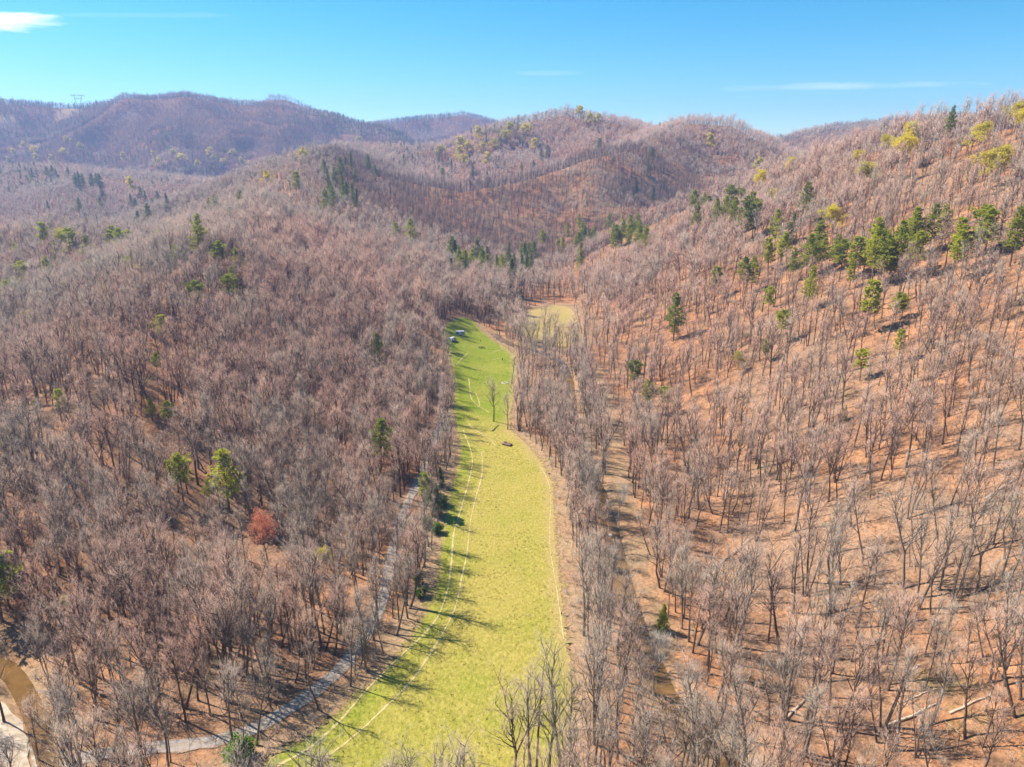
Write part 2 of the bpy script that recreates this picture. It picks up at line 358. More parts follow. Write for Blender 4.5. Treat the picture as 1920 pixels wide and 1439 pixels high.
# ------------------------------------------------------------------ mesh helpers
def mesh_np(name, V, faces, mats):
    """faces: list of (array (n,k), material index)"""
    me = bpy.data.meshes.new(name); V = np.asarray(V, np.float32)
    lo, st, tot, mi = [], [], [], []; off = 0
    for f, m in faces:
        f = np.asarray(f, np.int32)
        if f.size == 0: continue
        k = f.shape[1]; lo.append(f.ravel()); st.append(off + np.arange(len(f)) * k); tot.append(np.full(len(f), k)); mi.append(np.full(len(f), m)); off += f.size
    lo = np.concatenate(lo); st = np.concatenate(st); mi = np.concatenate(mi)
    me.vertices.add(len(V)); me.vertices.foreach_set('co', V.ravel())
    me.loops.add(len(lo)); me.loops.foreach_set('vertex_index', lo)
    me.polygons.add(len(st)); me.polygons.foreach_set('loop_start', st.astype(np.int32))
    me.polygons.foreach_set('material_index', mi.astype(np.int32))
    for m in mats: me.materials.append(m)
    me.update(calc_edges=True); me.validate()
    return me
def link(name, me, parent=None, loc=None, rot=None, scale=None):
    o = bpy.data.objects.new(name, me); COL.objects.link(o)
    if parent is not None: o.parent = parent
    if loc is not None: o.location = loc
    if rot is not None: o.rotation_euler = rot
    if scale is not None: o.scale = scale
    return o
def tag(o, label=None, cat=None, group=None, kind=None):
    if label: o['label'] = label
    if cat: o['category'] = cat
    if group: o['group'] = group
    if kind: o['kind'] = kind
    return o
class Tubes:
    """collects tapered sticks; build() makes prisms"""
    def __init__(s): s.a = []
    def add(s, p0, p1, r0, r1): s.a.append((*p0, *p1, r0, r1))
    def arr(s): return np.array(s.a, float).reshape(-1, 8)
def prism(A, sides):
    A = np.asarray(A, float)
    p0, p1, r0, r1 = A[:, :3], A[:, 3:6], A[:, 6], A[:, 7]
    d = p1 - p0; d /= np.linalg.norm(d, axis=1, keepdims=True) + 1e-9
    ref = np.where(np.abs(d[:, 2:3]) > 0.9, np.array([[1.0, 0, 0]]), np.array([[0, 0, 1.0]]))
    u = np.cross(d, ref); u /= np.linalg.norm(u, axis=1, keepdims=True) + 1e-9; w = np.cross(d, u)
    n = len(A); V = np.zeros((n, sides * 2, 3))
    for i in range(sides):
        a = 2 * math.pi * i / sides; q = u * math.cos(a) + w * math.sin(a)
        V[:, i] = p0 + q * r0[:, None]; V[:, sides + i] = p1 + q * r1[:, None]
    b = np.arange(n)[:, None] * (sides * 2); i = np.arange(sides); j = (i + 1) % sides
    Fq = np.stack([b + i, b + j, b + sides + j, b + sides + i], -1).reshape(-1, 4)
    return V.reshape(-1, 3), Fq
def spikes(A):
    """3-sided sticks that end in a point: 3 triangles each"""
    A = np.asarray(A, float); p0, p1, r0 = A[:, :3], A[:, 3:6], A[:, 6]
    d = p1 - p0; d /= np.linalg.norm(d, axis=1, keepdims=True) + 1e-9
    ref = np.where(np.abs(d[:, 2:3]) > 0.9, np.array([[1.0, 0, 0]]), np.array([[0, 0, 1.0]]))
    u = np.cross(d, ref); u /= np.linalg.norm(u, axis=1, keepdims=True) + 1e-9; w = np.cross(d, u)
    n = len(A); V = np.zeros((n, 4, 3))
    for i in range(3):
        a = 2 * math.pi * i / 3; V[:, i] = p0 + (u * math.cos(a) + w * math.sin(a)) * r0[:, None]
    V[:, 3] = p1
    b = np.arange(n)[:, None] * 4
    Ft = np.stack([np.concatenate([b, b + 1, b + 3], 1), np.concatenate([b + 1, b + 2, b + 3], 1), np.concatenate([b + 2, b, b + 3], 1)], 1).reshape(-1, 3)
    return V.reshape(-1, 3), Ft
def join(parts):
    """parts: [(V, F, mat)] -> V, [(F, mat)]"""
    Vs, Fs, o = [], [], 0
    for V, Fc, m in parts:
        if len(V) == 0: continue
        Vs.append(V); Fs.append((np.asarray(Fc) + o, m)); o += len(V)
    return np.vstack(Vs), Fs

# ------------------------------------------------------------------ ground
def axis(segs):
    out = [segs[0][0]]
    for a, b, st in segs:
        nn = max(1, int(round((b - a) / st))); out += list(np.linspace(a, b, nn + 1)[1:])
    return np.array(out)
gx = axis([(-2900,-1500,30),(-1500,-700,18),(-700,-330,9),(-330,-130,4),(-130,110,2.0),(110,330,4),(330,700,9),(700,1500,18),(1500,2900,35)])
gy = axis([(-220,60,14),(60,300,2.2),(300,560,3),(560,900,6),(900,1700,10),(1700,2700,17),(2700,3900,30)])
GX, GY = np.meshgrid(gx, gy); GZ = terrain(GX, GY)
V = np.stack([GX.ravel(), GY.ravel(), GZ.ravel()], 1); nx, ny = len(gx), len(gy)
ii = (np.arange(ny - 1)[:, None] * nx + np.arange(nx - 1)[None, :]).ravel()
me = mesh_np('ground', V, [(np.stack([ii, ii + 1, ii + nx + 1, ii + nx], 1), 0)], [m_ground])
me.polygons.foreach_set('use_smooth', np.ones(len(me.polygons), bool))
near = (V[:, 1] < 900) & (np.abs(V[:, 0]) < 320); st = np.zeros(len(V)); xn, yn = V[near, 0], V[near, 1]
dm = polydist(xn, yn, meadow_poly + meadow_poly[:1]); dc = np.minimum(polydist(xn, yn, ck), polydist(xn, yn, ck2))
s = np.maximum(1 - sstep(2, 9, dm), 0.85 * (1 - sstep(3, 9, dc)))
s = np.maximum(s, 0.8 * (1 - sstep(3, 8, polydist(xn, yn, BARE_STRIP)))) * (1 - sstep(1.5, 8, GZ.ravel()[near]))
s = np.maximum(s, 0.8 * (1 - sstep(4, 16, polydist(xn, yn, ck2))))
s = np.maximum(s, (1 - sstep(0, 12, np.where(inpoly(xn, yn, meadow2_poly), 0, polydist(xn, yn, meadow2_poly + meadow2_poly[:1])))) * 0.9)
st[near] = np.clip(s * (0.75 + 0.6 * fbm(xn, yn, 9, 77)), 0, 1)
# cleared strips of tan earth on the far mountain
for (cu, cv, r) in [(140, 205, 55), (128, 212, 45), (4, 226, 40), (155, 200, 35), (12, 232, 30)]:
    q = hit(cu, cv)
    if q is not None: st = np.maximum(st, 1 - sstep(r * 0.5, r, np.hypot(V[:, 0] - q[0], (V[:, 1] - q[1]) * 0.6)))
CLEAR = [(hit(140, 205), 50), (hit(128, 212), 40), (hit(4, 226), 38)]
at = me.attributes.new('straw', 'FLOAT', 'POINT'); at.data.foreach_set('value', st.astype(np.float32))
tag(link('ground', me), 'wooded hills and valley floor covered with orange leaf litter', kind='structure')

def strip(name, L, Rr, cols, dz, m, jit=0.0, seed=1, attrs=None):
    """a sheet between two matching edge lines, following the ground"""
    L = np.array(L); Rr = np.array(Rr); n = len(L); t = np.linspace(0, 1, cols)
    X = L[:, None, :] * (1 - t[None, :, None]) + Rr[:, None, :] * t[None, :, None]
    if jit:
        r = np.random.default_rng(seed)
        for c, w in ((0, 1.0), (cols - 1, 1.0)):
            X[:, c] += r.normal(0, jit, (n, 2)) * w
    Z = terrain(X[..., 0], X[..., 1]) + dz
    Vv = np.concatenate([X, Z[..., None]], -1).reshape(-1, 3)
    i2 = (np.arange(n - 1)[:, None] * cols + np.arange(cols - 1)[None, :]).ravel()
    me = mesh_np(name, Vv, [(np.stack([i2, i2 + 1, i2 + cols + 1, i2 + cols], 1), 0)], [m])
    me.polygons.foreach_set('use_smooth', np.ones(len(me.polygons), bool))
    for k, fn in (attrs or {}).items():
        a = me.attributes.new(k, 'FLOAT', 'POINT'); a.data.foreach_set('value', fn(Vv, np.tile(t, n)).astype(np.float32))
    return me
def path_strip(name, path, width, cols, dz, m, jit=0.0, attrs=None, seed=1, wnoise=0.0):
    p = np.array(path); d = np.gradient(p, axis=0); d /= np.linalg.norm(d, axis=1, keepdims=True) + 1e-9
    nrm = np.stack([-d[:, 1], d[:, 0]], 1)
    w = width * 0.5 * (1 + wnoise * fbm(p[:, 0], p[:, 1], 12, seed))
    return strip(name, p + nrm * w[:, None], p - nrm * w[:, None], cols, dz, m, jit, seed, attrs)
Lm = smooth_path([floorpt(*p) for p in ML], 1.8); Rm = smooth_path([floorpt(*p) for p in MR], 1.8)
def resample(p, n):
    s = np.concatenate([[0], np.cumsum(np.hypot(*np.diff(p, axis=0).T))]); q = np.linspace(0, s[-1], n)
    return np.stack([np.interp(q, s, p[:, 0]), np.interp(q, s, p[:, 1])], 1)
# match edges by control index so that the rows stay level
def edges_by_control(A, B, per):
    A = [floorpt(*p) for p in A]; B = [floorpt(*p) for p in B]
    sa, sb = smooth_path(A, 0.5), smooth_path(B, 0.5)
    def seg(path, ctrl, i):
        ia = np.argmin(np.hypot(*(path - np.array(ctrl[i])).T)); ib = np.argmin(np.hypot(*(path - np.array(ctrl[i + 1])).T))
        return resample(path[ia:ib + 1], per)[:-1]
    La = np.vstack([seg(sa, A, i) for i in range(len(A) - 1)]); Lb = np.vstack([seg(sb, B, i) for i in range(len(B) - 1)])
    return La, Lb
La, Lb = edges_by_control(ML, MR, 14)
def edge_attr(V, t):
    d = polydist(V[:, 0], V[:, 1], meadow_poly + meadow_poly[:1])
    right = (V[:, 0] > -8) & (V[:, 1] > 150)
    return np.clip(1 - d / np.where(right, 6.0, 3.0), 0, 1) * 0.95
def green_attr(V, t):
    far = sstep(285, 330, V[:, 1]); left = 1 - sstep(0.02, 0.30, t); nearb = 1 - sstep(115, 150, V[:, 1])
    return np.clip(0.08 + 0.86 * far + 0.6 * left + 0.22 * nearb, 0, 1)
tag(link('meadow', strip('meadow', La, Lb, 26, 0.10, m_meadow, 0.7, 3, {'edge': edge_attr, 'green': green_attr, 'rim': lambda V, t: np.clip(polydist(V[:, 0], V[:, 1], meadow_poly + meadow_poly[:1]) / 2.5, 0, 3)})), 'long yellow green grass meadow winding up the valley floor', kind='structure')
c2 = np.mean(meadow2_poly, 0); rim = smooth_path(meadow2_poly + meadow2_poly[:1], 3.0)
rings = [c2 + (rim - c2) * f for f in (0.02, 0.35, 0.65, 0.85, 1.0)]
me2v = np.array(rings); nr, nc = me2v.shape[:2]
Z2 = terrain(me2v[..., 0], me2v[..., 1]) + 0.10
V2 = np.concatenate([me2v, Z2[..., None]], -1).reshape(-1, 3)
i2 = (np.arange(nr - 1)[:, None] * nc + np.arange(nc - 1)[None, :]).ravel()
mm = mesh_np('far_meadow', V2, [(np.stack([i2, i2 + nc, i2 + nc + 1, i2 + 1], 1), 0)], [m_meadow])
a_ = mm.attributes.new('edge', 'FLOAT', 'POINT'); a_.data.foreach_set('value', np.repeat(np.array([.35, .4, .5, .7, 1.]), nc).astype(np.float32))
a_ = mm.attributes.new('rim', 'FLOAT', 'POINT'); a_.data.foreach_set('value', np.repeat(np.array([3, 3, 2, 1, 0]), nc).astype(np.float32))
a_ = mm.attributes.new('green', 'FLOAT', 'POINT'); a_.data.foreach_set('value', np.full(len(V2), 0.12, np.float32))
tag(link('far_meadow', mm), 'small pale grass clearing beyond the creek trees', kind='structure')
tag(link('gravel_road', path_strip('gravel_road', road, 3.9, 11, 0.16, m_road, 0.25, {'edge': lambda V, t: np.clip((np.abs(t - 0.5) - 0.30) * 5, 0, 1), 'rut': lambda V, t: np.clip(1.3 - np.abs(t - 0.5) * 9, 0, 1)}, 5, 0.15)), 'narrow grey gravel road along the foot of the left slope', kind='structure')
def water(name, path, width, z, label):
    p = np.array(path); d = np.gradient(p, axis=0); d /= np.linalg.norm(d, axis=1, keepdims=True) + 1e-9; nrm = np.stack([-d[:, 1], d[:, 0]], 1)
    Lw, Rw = p + nrm * width / 2, p - nrm * width / 2; nn = len(p)
    zz = terrain(p[:, 0], p[:, 1], False) - z
    Vw = np.vstack([np.column_stack([Lw, zz]), np.column_stack([Rw, zz])]); i = np.arange(nn - 1)
    me = mesh_np(name, Vw, [(np.stack([i, i + nn, i + nn + 1, i + 1], 1), 0)], [m_water])
    tag(link(name, me), label, kind='structure')
water('creek', creek, 6.0, 0.75, 'shallow brown creek running between bare trees right of the meadow')
water('side_creek', creek2, 4.2, 0.75, 'ochre brown stream in the lower left corner')
bar = smooth_path([floorpt(*p) for p in [(-90,1300),(-40,1330),(2,1370),(18,1410),(24,1460),(20,1540)]], 3.0)
tag(link('gravel_bar', path_strip('gravel_bar', bar, 6.5, 5, 0.14, m_sand, 0.5, None, 8, 0.3)), 'pale gravel bar beside the stream, lower left', kind='structure')
bar2 = smooth_path([floorpt(*p) for p in [(58,1352),(66,1390),(74,1440),(80,1500)]], 2.5)
tag(link('sand_bank', path_strip('sand_bank', bar2, 2.4, 4, 0.13, m_sand, 0.2, None, 9, 0.3)), 'thin pale sand bank along the ochre stream', kind='structure')
TRACKS = [
 [(868,808),(880,838),(886,868),(878,908),(863,960),(851,1000),(846,1060),(838,1110),(820,1158),(790,1195),(745,1238),(690,1292),(640,1350),(585,1400),(520,1438),(450,1480)],
 [(903,848),(905,872),(902,900),(892,935),(882,980),(876,1035),(866,1082),(858,1124),(840,1170),(810,1222),(770,1280),(720,1330),(660,1385),(600,1430),(520,1490)],
 [(1003,868),(1018,884),(1028,905),(1033,935),(1031,980),(1032,1030),(1040,1080),(1049,1140),(1057,1200)],
 [(879,718),(881,733),(882,748),(890,760),(906,769),(918,776)], [(892,742),(897,754),(900,764)],
 [(843,698),(842,686),(846,676),(858,673),(868,673)], [(856,699),(862,690),(870,680),(878,671)],
 [(943,658),(934,662),(916,668)], [(878,796),(888,805),(905,816),(920,826),(928,836)], [(924,679),(938,675)]]
for i, tr in enumerate(TRACKS):
    pth = smooth_path([floorpt(*p) for p in tr], 1.5)
    tag(link('worn_track', path_strip('worn_track', pth, (0.8, 0.7, 0.5)[min(i, 2)] if i < 3 else 0.65, 5, 0.145, m_track, 0.14, {'mid': lambda V, t: 1 - np.abs(t - 0.5) * 2}, 20 + i, 0.5)), 'pale worn wheel track in the meadow grass', kind='structure')

# ------------------------------------------------------------------ tree makers
def unit(v): return v / (np.linalg.norm(v) + 1e-9)
def rot_about(v, ax, a):
    ax = unit(ax); return v * math.cos(a) + np.cross(ax, v) * math.sin(a) + ax * np.dot(ax, v) * (1 - math.cos(a))
def grow(r, p, d, length, rad, nseg, up, wob, T, taper=0.55):
    pts = [p]; q = p.copy(); dd = d.copy()
    for i in range(nseg):
        dd = unit(dd + np.array([0, 0, up]) + r.normal(0, wob, 3)); q2 = q + dd * length / nseg
        ra = rad * (1 - (1 - taper) * i / nseg); rb = rad * (1 - (1 - taper) * (i + 1) / nseg)
        T.add(q, q2, ra, rb); q = q2; pts.append(q)
    return pts, dd
def side(r, d, ang):
    ax = np.cross(d, r.normal(0, 1, 3)); return rot_about(d, ax, ang)
def bare_tree(seed, H, style, lod):
    """returns trunk sticks, branch sticks, twig sticks, tips"""
    r = np.random.default_rng(seed); T, B, W = Tubes(), Tubes(), Tubes(); tips = []
    nl, n2, n3, n4 = {0: (12, 5, 4, 3), 1: (9, 4, 3, 3), 2: (7, 3, 2, 3)}[lod]
    wr = {0: 0.0125, 1: 0.030, 2: 0.075}[lod]; wlen = {0: 1.05, 1: 1.45, 2: 1.9}[lod]
    stems = {'multi': 3, 'forked': 1}.get(style, 1)
    base_r = H * 0.0125 * (0.8 if style in ('slender',) else 1.15 if style == 'broad' else 1.0)
    lean = {'leaning': 0.33, 'crooked': 0.10}.get(style, 0.04)
    spread = {'broad': 1.35, 'slender': 0.62, 'narrow': 0.75}.get(style, 1.0)
    for s in range(stems):
        az = r.uniform(0, 2 * math.pi) if stems == 1 else s * 2.1 + r.uniform(-.3, .3)
        if style == 'leaning': az = 0
        ln = lean if stems == 1 else 0.20
        d = unit(np.array([math.cos(az) * ln, math.sin(az) * ln, 1.0])); p = np.array([0, 0, -0.6]) + (np.array([math.cos(az), math.sin(az), 0]) * 0.3 if stems > 1 else 0)
        hh = H * r.uniform(0.85, 1.0); ns = 9; br = base_r * (0.75 if stems > 1 else 1)
        tp, q, dd = [p], p.copy(), d
        fork = style == 'forked'
        frac = 0.40 if fork else 0.93
        for i in range(ns):
            up = 0.07 if style == 'leaning' else 0.05
            dd = unit(dd + np.array([0, 0, up]) + r.normal(0, 0.09 if style == 'crooked' else 0.035, 3) * np.array([1, 1, 0.3]))
            q2 = q + dd * hh * frac / ns
            fa, fb = i / ns * frac, (i + 1) / ns * frac
            ra = br * (1.25 if i == 0 else 1) * (1 - fa) ** 0.8 + 0.03; rb = br * (1 - fb) ** 0.8 + 0.03
            T.add(q, q2, ra, rb); q = q2; tp.append(q)
        leaders = [(tp, 0.18 if lod == 2 else 0.42 if style != 'slender' else 0.5)]
        if fork:
            leaders = []
            for k in range(2 + (r.random() < 0.4)):
                d2 = side(r, dd, r.uniform(0.3, 0.5)); pts = [q]; qq = q.copy(); d3 = d2
                for i in range(6):
                    d3 = unit(d3 + np.array([0, 0, 0.10]) + r.normal(0, 0.05, 3)); q2 = qq + d3 * hh * 0.55 / 6
                    fa, fb = 0.4 + 0.09 * i, 0.4 + 0.09 * (i + 1)
                    T.add(qq, q2, br * 0.8 * (1 - fa) + 0.03, br * 0.8 * (1 - fb) + 0.03); qq = q2; pts.append(qq)
                leaders.append((pts, 0.12))
        for pts, lo in leaders:
            m = len(pts) - 1; cnt = max(4, int(nl / (len(leaders) ** 0.5) / (stems ** 0.6)))
            for k in range(cnt):
                f = lo + (1 - lo) * (k + r.uniform(0, 0.9)) / cnt; f = min(f, 0.995); i = int(f * m); w = f * m - i
                b0 = pts[i] * (1 - w) + pts[min(i + 1, m)] * w
                az = k * 2.4 + r.uniform(-.5, .5); ang = R(r.uniform(24, 52)) * (1 - 0.45 * (f - lo) / (1 - lo))
                bd = np.array([math.cos(az) * math.sin(ang), math.sin(az) * math.sin(ang), math.cos(ang)])
                bl = H * r.uniform(0.19, 0.33) * spread * (1.15 - 0.6 * f) / (stems ** 0.35)
                p1, d1 = grow(r, b0, bd, bl, br * 0.40 * (1.1 - 0.6 * f) + 0.02, 4 if lod == 0 else 3, 0.10, 0.10, B, 0.35)
                for k2 in range(n2):
                    j = r.integers(1, len(p1)); c0 = p1[j]; cd = side(r, unit(p1[j] - p1[j - 1]), R(r.uniform(25, 55)))
                    p2, d2 = grow(r, c0, cd, bl * r.uniform(0.40, 0.72), br * 0.13 + 0.012, 2, 0.12, 0.12, B if lod < 2 else W, 0.4)
                    for k3 in range(n3):
                        e0 = p2[r.integers(1, len(p2))] if k3 else p2[-1]
                        ed = side(r, d2, R(r.uniform(15, 55))); el = wlen * r.uniform(0.8, 1.5)
                        p3, d3 = grow(r, e0, ed, el, wr * 1.5, 1, 0.15, 0.1, W, 0.5)
                        for k4 in range(n4):
                            g0 = e0 + (p3[-1] - e0) * r.uniform(0.25, 1.0); gd = unit(side(r, d3, R(r.uniform(20, 60))) + np.array([0, 0, 0.15]))
                            W.add(g0, g0 + gd * wlen * r.uniform(0.5, 1.2), wr, 0); 
                        tips.append(p3[-1])
    return T.arr(), B.arr(), W.arr(), np.array(tips)
def tree_meshes(name, seed, H, style, lod, trunk_mat=None, leaf=None, leaf_n=0, leaf_s=0.3, twig_mat=None):
    T, B, W, tips = bare_tree(seed, H, style, lod)
    tv, tf = prism(T, 6 if lod == 0 else 4 if lod == 1 else 3)
    bv, bf = prism(B, 4 if lod == 0 else 3) if len(B) else (np.zeros((0, 3)), np.zeros((0, 4), int))
    wv, wf = spikes(W)
    crown = [(bv, bf, 0), (wv, wf, 1)]
    if leaf is not None:
        r = np.random.default_rng(seed + 5); c = tips[r.integers(0, len(tips), leaf_n)] + r.normal(0, 0.55, (leaf_n, 3))
        crown.append((*leaf_faces(r, c, leaf_s), 2))
    tm = trunk_mat or m_trunk; wm_ = twig_mat or m_twig
    V, Fs = join(crown); mats = [tm, wm_] + ([leaf] if leaf else [])
    me_t = mesh_np(name + '_trunk', tv, [(tf, 0)], [tm]); me_c = mesh_np(name + '_crown', V, Fs, mats)
    V, Fs = join([(tv, tf, 0)] + crown); me_a = mesh_np(name, V, Fs, mats)
    return me_t, me_c, me_a
def leaf_faces(r, c, s):
    n = len(c); a = r.normal(0, 1, (n, 3)); a /= np.linalg.norm(a, axis=1, keepdims=True); b = np.cross(a, r.normal(0, 1, (n, 3))); b /= np.linalg.norm(b, axis=1, keepdims=True)
    ss = s * r.uniform(0.6, 1.3, (n, 1))
    V = np.stack([c - a * ss * .6, c + b * ss * .35, c + a * ss * .6, c - b * ss * .35], 1).reshape(-1, 3)
    i = np.arange(n)[:, None] * 4; return V, np.concatenate([i, i + 1, i + 2, i + 3], 1)
def pine(name, seed, H, style, lod=0):
    """trunk, whorls of limbs and sprays of needles"""
    r = np.random.default_rng(seed); T, B = Tubes(), Tubes(); C, D, S = [], [], []
    bend = r.normal(0, 0.02, 2); q = np.array([0, 0, -0.6]); path = [q]
    for i in range(8):
        q2 = q + np.array([bend[0] + r.normal(0, .02), bend[1] + r.normal(0, .02), 1]) * H / 8
        T.add(q, q2, H * 0.0125 * (1 - i / 8.3) + 0.02, H * 0.0125 * (1 - (i + 1) / 8.3) + 0.015); q = q2; path.append(q)
    path = np.array(path); lo = {'white': 0.30, 'hemlock': 0.10, 'scrub': 0.45}[style]
    z = lo * H; 
    while z < H * 0.985:
        f = z / H; i = min(int(f * 8), 7); b0 = path[i] + (path[i + 1] - path[i]) * (f * 8 - i)
        g = (f - lo) / (1 - lo)
        if style == 'white': L = H * 0.22 * (math.sin(min(1, g * 2.6 + 0.35) * 1.57) ** 0.8) * (1 - g) ** 0.62 * r.uniform(0.55, 1.25)
        elif style == 'hemlock': L = H * 0.20 * (1 - g) ** 0.85 * r.uniform(0.8, 1.1)
        else: L = H * 0.20 * math.sin(min(0.97, g * 0.75 + 0.25) * math.pi) ** 0.7 * r.uniform(0.5, 1.2)
        L = max(L, 0.5)
        nb = 5 if lod == 0 else 4
        for k in range(nb):
            if r.random() < (0.16 if style != 'hemlock' else 0.05): continue
            az = k * 2 * math.pi / nb + r.uniform(-.5, .5) + z; rise = (0.25 if style == 'white' else -0.12 if style == 'hemlock' else 0.35) + 0.5 * g
            Lk = L * r.uniform(0.6, 1.15)
            d = unit(np.array([math.cos(az), math.sin(az), rise])); e = b0 + d * Lk + np.array([0, 0, (0.06 if style == 'white' else -0.05) * Lk])
            B.add(b0, e, 0.05 * (1 - 0.5 * g), 0.012)
            m = max(3, int((5 + Lk * 2.6) * (1 if lod == 0 else 0.5)))
            for s_ in range(m):
                t = r.uniform(0.30, 1.02) if style != 'hemlock' else r.uniform(0.12, 1.02); sd = np.cross(d, [0, 0, 1]) * r.normal(0, 0.24) * Lk * (1.1 - 0.5 * t)
                C.append(b0 + (e - b0) * t + sd + np.array([0, 0, r.normal(0.08, 0.10)])); D.append(unit(d + np.cross(d, [0, 0, 1]) * r.normal(0, .6) + np.array([0, 0, r.uniform(0.0, .5)]))); S.append(r.uniform(0.75, 1.25))
        z += H * r.uniform(0.030, 0.050) * (1 if lod == 0 else 1.3)
    C, D, S = np.array(C), np.array(D), np.array(S); n = len(C); kk = 6 if lod == 0 else 4
    # each spray: kk narrow blades fanned about its direction
    V = []; ln = (0.62 if style != 'hemlock' else 0.55) * (1 if lod == 0 else 1.5)
    for j in range(kk):
        dj = D + r.normal(0, 0.55, (n, 3)); dj /= np.linalg.norm(dj, axis=1, keepdims=True)
        sj = np.cross(dj, np.array([0, 0, 1.0]) + r.normal(0, 0.45, (n, 3))); sj /= np.linalg.norm(sj, axis=1, keepdims=True)
        l_ = (ln * S)[:, None]; V.append(np.stack([C - dj * l_ * .25 + sj * l_ * .05, C + dj * l_ * .45 + sj * l_ * .19, C + dj * l_, C + dj * l_ * .45 - sj * l_ * .19], 1))
    V = np.concatenate(V).reshape(-1, 3); i = np.arange(n * kk)[:, None] * 4; Ff = np.concatenate([i, i + 1, i + 2, i + 3], 1)
    tv, tf = prism(T.arr(), 6 if lod == 0 else 3); bv, bf = prism(B.arr(), 3)
    Vc, Fc = join([(bv, bf, 0), (V, Ff, 1)]); me_t = mesh_np(name + '_trunk', tv, [(tf, 0)], [m_trunk]); me_c = mesh_np(name + '_crown', Vc, Fc, [m_trunk, m_pine])
    Va, Fa = join([(tv, tf, 0), (bv, bf, 0), (V, Ff, 1)]); return me_t, me_c, mesh_np(name, Va, Fa, [m_trunk, m_pine])

STYLES = ['straight', 'broad', 'forked', 'leaning', 'multi', 'crooked', 'slender', 'narrow']
H0 = 21.0
NEAR = [tree_meshes('bare_tree_' + s, 100 + i, H0, s, 0) for i, s in enumerate(STYLES)]
NEAR2 = [tree_meshes('bare_tree_b_' + s, 130 + i, H0, s, 0) for i, s in enumerate(STYLES)]
NEAR_PALE = tree_meshes('pale_tree', 140, H0, 'forked', 0, m_trunk_pale, twig_mat=m_trunk_pale)
MID = [tree_meshes('mid_tree_%d' % i, 200 + i, H0, s, 1) for i, s in enumerate(['straight', 'broad', 'forked', 'crooked', 'slender'])]
FAR = [tree_meshes('far_tree_%d' % i, 300 + i, H0, s, 2) for i, s in enumerate(['straight', 'broad', 'forked', 'crooked'])]
PINES = {'white': [pine('white_pine_%d' % i, 400 + i, 22.0, 'white') for i in range(3)],
         'hemlock': [pine('hemlock_%d' % i, 420 + i, 20.0, 'hemlock') for i in range(2)],
         'scrub': [pine('scrub_pine_%d' % i, 440 + i, 17.0, 'scrub') for i in range(3)]}
PINES_FAR = [pine('far_pine_%d' % i, 460 + i, 20.0, s, 1) for i, s in enumerate(['white', 'hemlock'])]
BUDS = [tree_meshes('budding_tree_%d' % i, 500 + i, 18.0, s, 1, leaf=m_bud, leaf_n=3200, leaf_s=0.55) for i, s in enumerate(['broad', 'straight', 'forked'])]
BUDS_FAR = [tree_meshes('far_budding_tree_%d' % i, 540 + i, 18.0, s, 2, leaf=m_bud, leaf_n=1100, leaf_s=1.2) for i, s in enumerate(['broad', 'straight', 'forked'])]
RED = tree_meshes('red_budding_tree', 520, 17.0, 'broad', 0, leaf=m_red, leaf_n=5000, leaf_s=0.27)
def sapling_mesh(name, seed, H, n):
    r = np.random.default_rng(seed); W = Tubes(); B = Tubes()
    for k in range(n):
        az, a = r.uniform(0, 6.28), r.uniform(0.05, 0.55); d = unit(np.array([math.cos(az) * a, math.sin(az) * a, 1.0])); p = r.normal(0, 0.35, 3) * np.array([1, 1, 0]) + np.array([0, 0, -0.2])
        pts, dd = grow(r, p, d, H * r.uniform(0.6, 1), 0.035, 3, 0.05, 0.08, B, 0.35)
        for j in range(16):
            q = pts[r.integers(1, 4)]; W.add(q, q + unit(side(r, dd, R(r.uniform(20, 65)))) * r.uniform(0.4, 1.3), 0.017, 0)
    bv, bf = prism(B.arr(), 3); wv, wf = spikes(W.arr()); V, Fs = join([(bv, bf, 0), (wv, wf, 1)])
    return mesh_np(name, V, Fs, [m_trunk, m_twig])
SHRUBS = [sapling_mesh('bare_shrub_%d' % i, 600 + i, h, n_) for i, (h, n_) in enumerate([(3.0, 7), (4.5, 5), (2.0, 9), (6.5, 3), (8.5, 2)])]
def stick_mesh(name, seed):
    r = np.random.default_rng(seed); B = Tubes(); p = np.array([-1.6, 0, 0.12]); d = np.array([1.0, 0, 0])
    pts, dd = grow(r, p, d, 3.4, 0.09, 4, 0.0, 0.08, B, 0.35)
    for j in range(4):
        q = pts[r.integers(1, 4)]; B.add(q, q + unit(side(r, dd, 0.7)) * r.uniform(0.4, 1.0), 0.03, 0.01)
    V, Fq = prism(B.arr(), 4); return mesh_np(name, V, [(Fq, 0)], [m_logd if seed % 2 else m_log])
STICKS = [stick_mesh('fallen_stick_%d' % i, 700 + i) for i in range(4)]

# ------------------------------------------------------------------ where trees grow
def rand_at(x, y): return _hash(np.floor(np.asarray(x) * 7.3), np.floor(np.asarray(y) * 7.1), 5)
def clear_mask(x, y):
    """True where nothing tall grows"""
    m = inpoly(x, y, meadow_poly) | inpoly(x, y, meadow2_poly)
    m |= polydist(x, y, rd) < np.where(y > 225, 2.3, 3.6); m |= (polydist(x, y, ck) < 2.6) | (polydist(x, y, ck2) < 3.0)
    m |= (polydist(x, y, BARE_STRIP) < 4.0) | ((polydist(x, y, ck) < 4.6) & (y < 300) & (rand_at(x, y) < 0.93)) | ((polydist(x, y, ck) < 7.5) & (y < 150) & (rand_at(x, y) < 0.8))
    m |= polydist(x, y, [tuple(p) for p in bar]) < 4
    for q, r_ in CLEAR:
        if q is not None: m |= np.hypot(x - q[0], y - q[1]) < r_
    return m
def visible(x, y, z, top=24):
    ok = np.ones(len(x), bool)
    for t in np.linspace(0.05, 0.985, 56):
        ok &= raster(x * t, y * t) < HC + (z + top - HC) * t + 4
    return ok
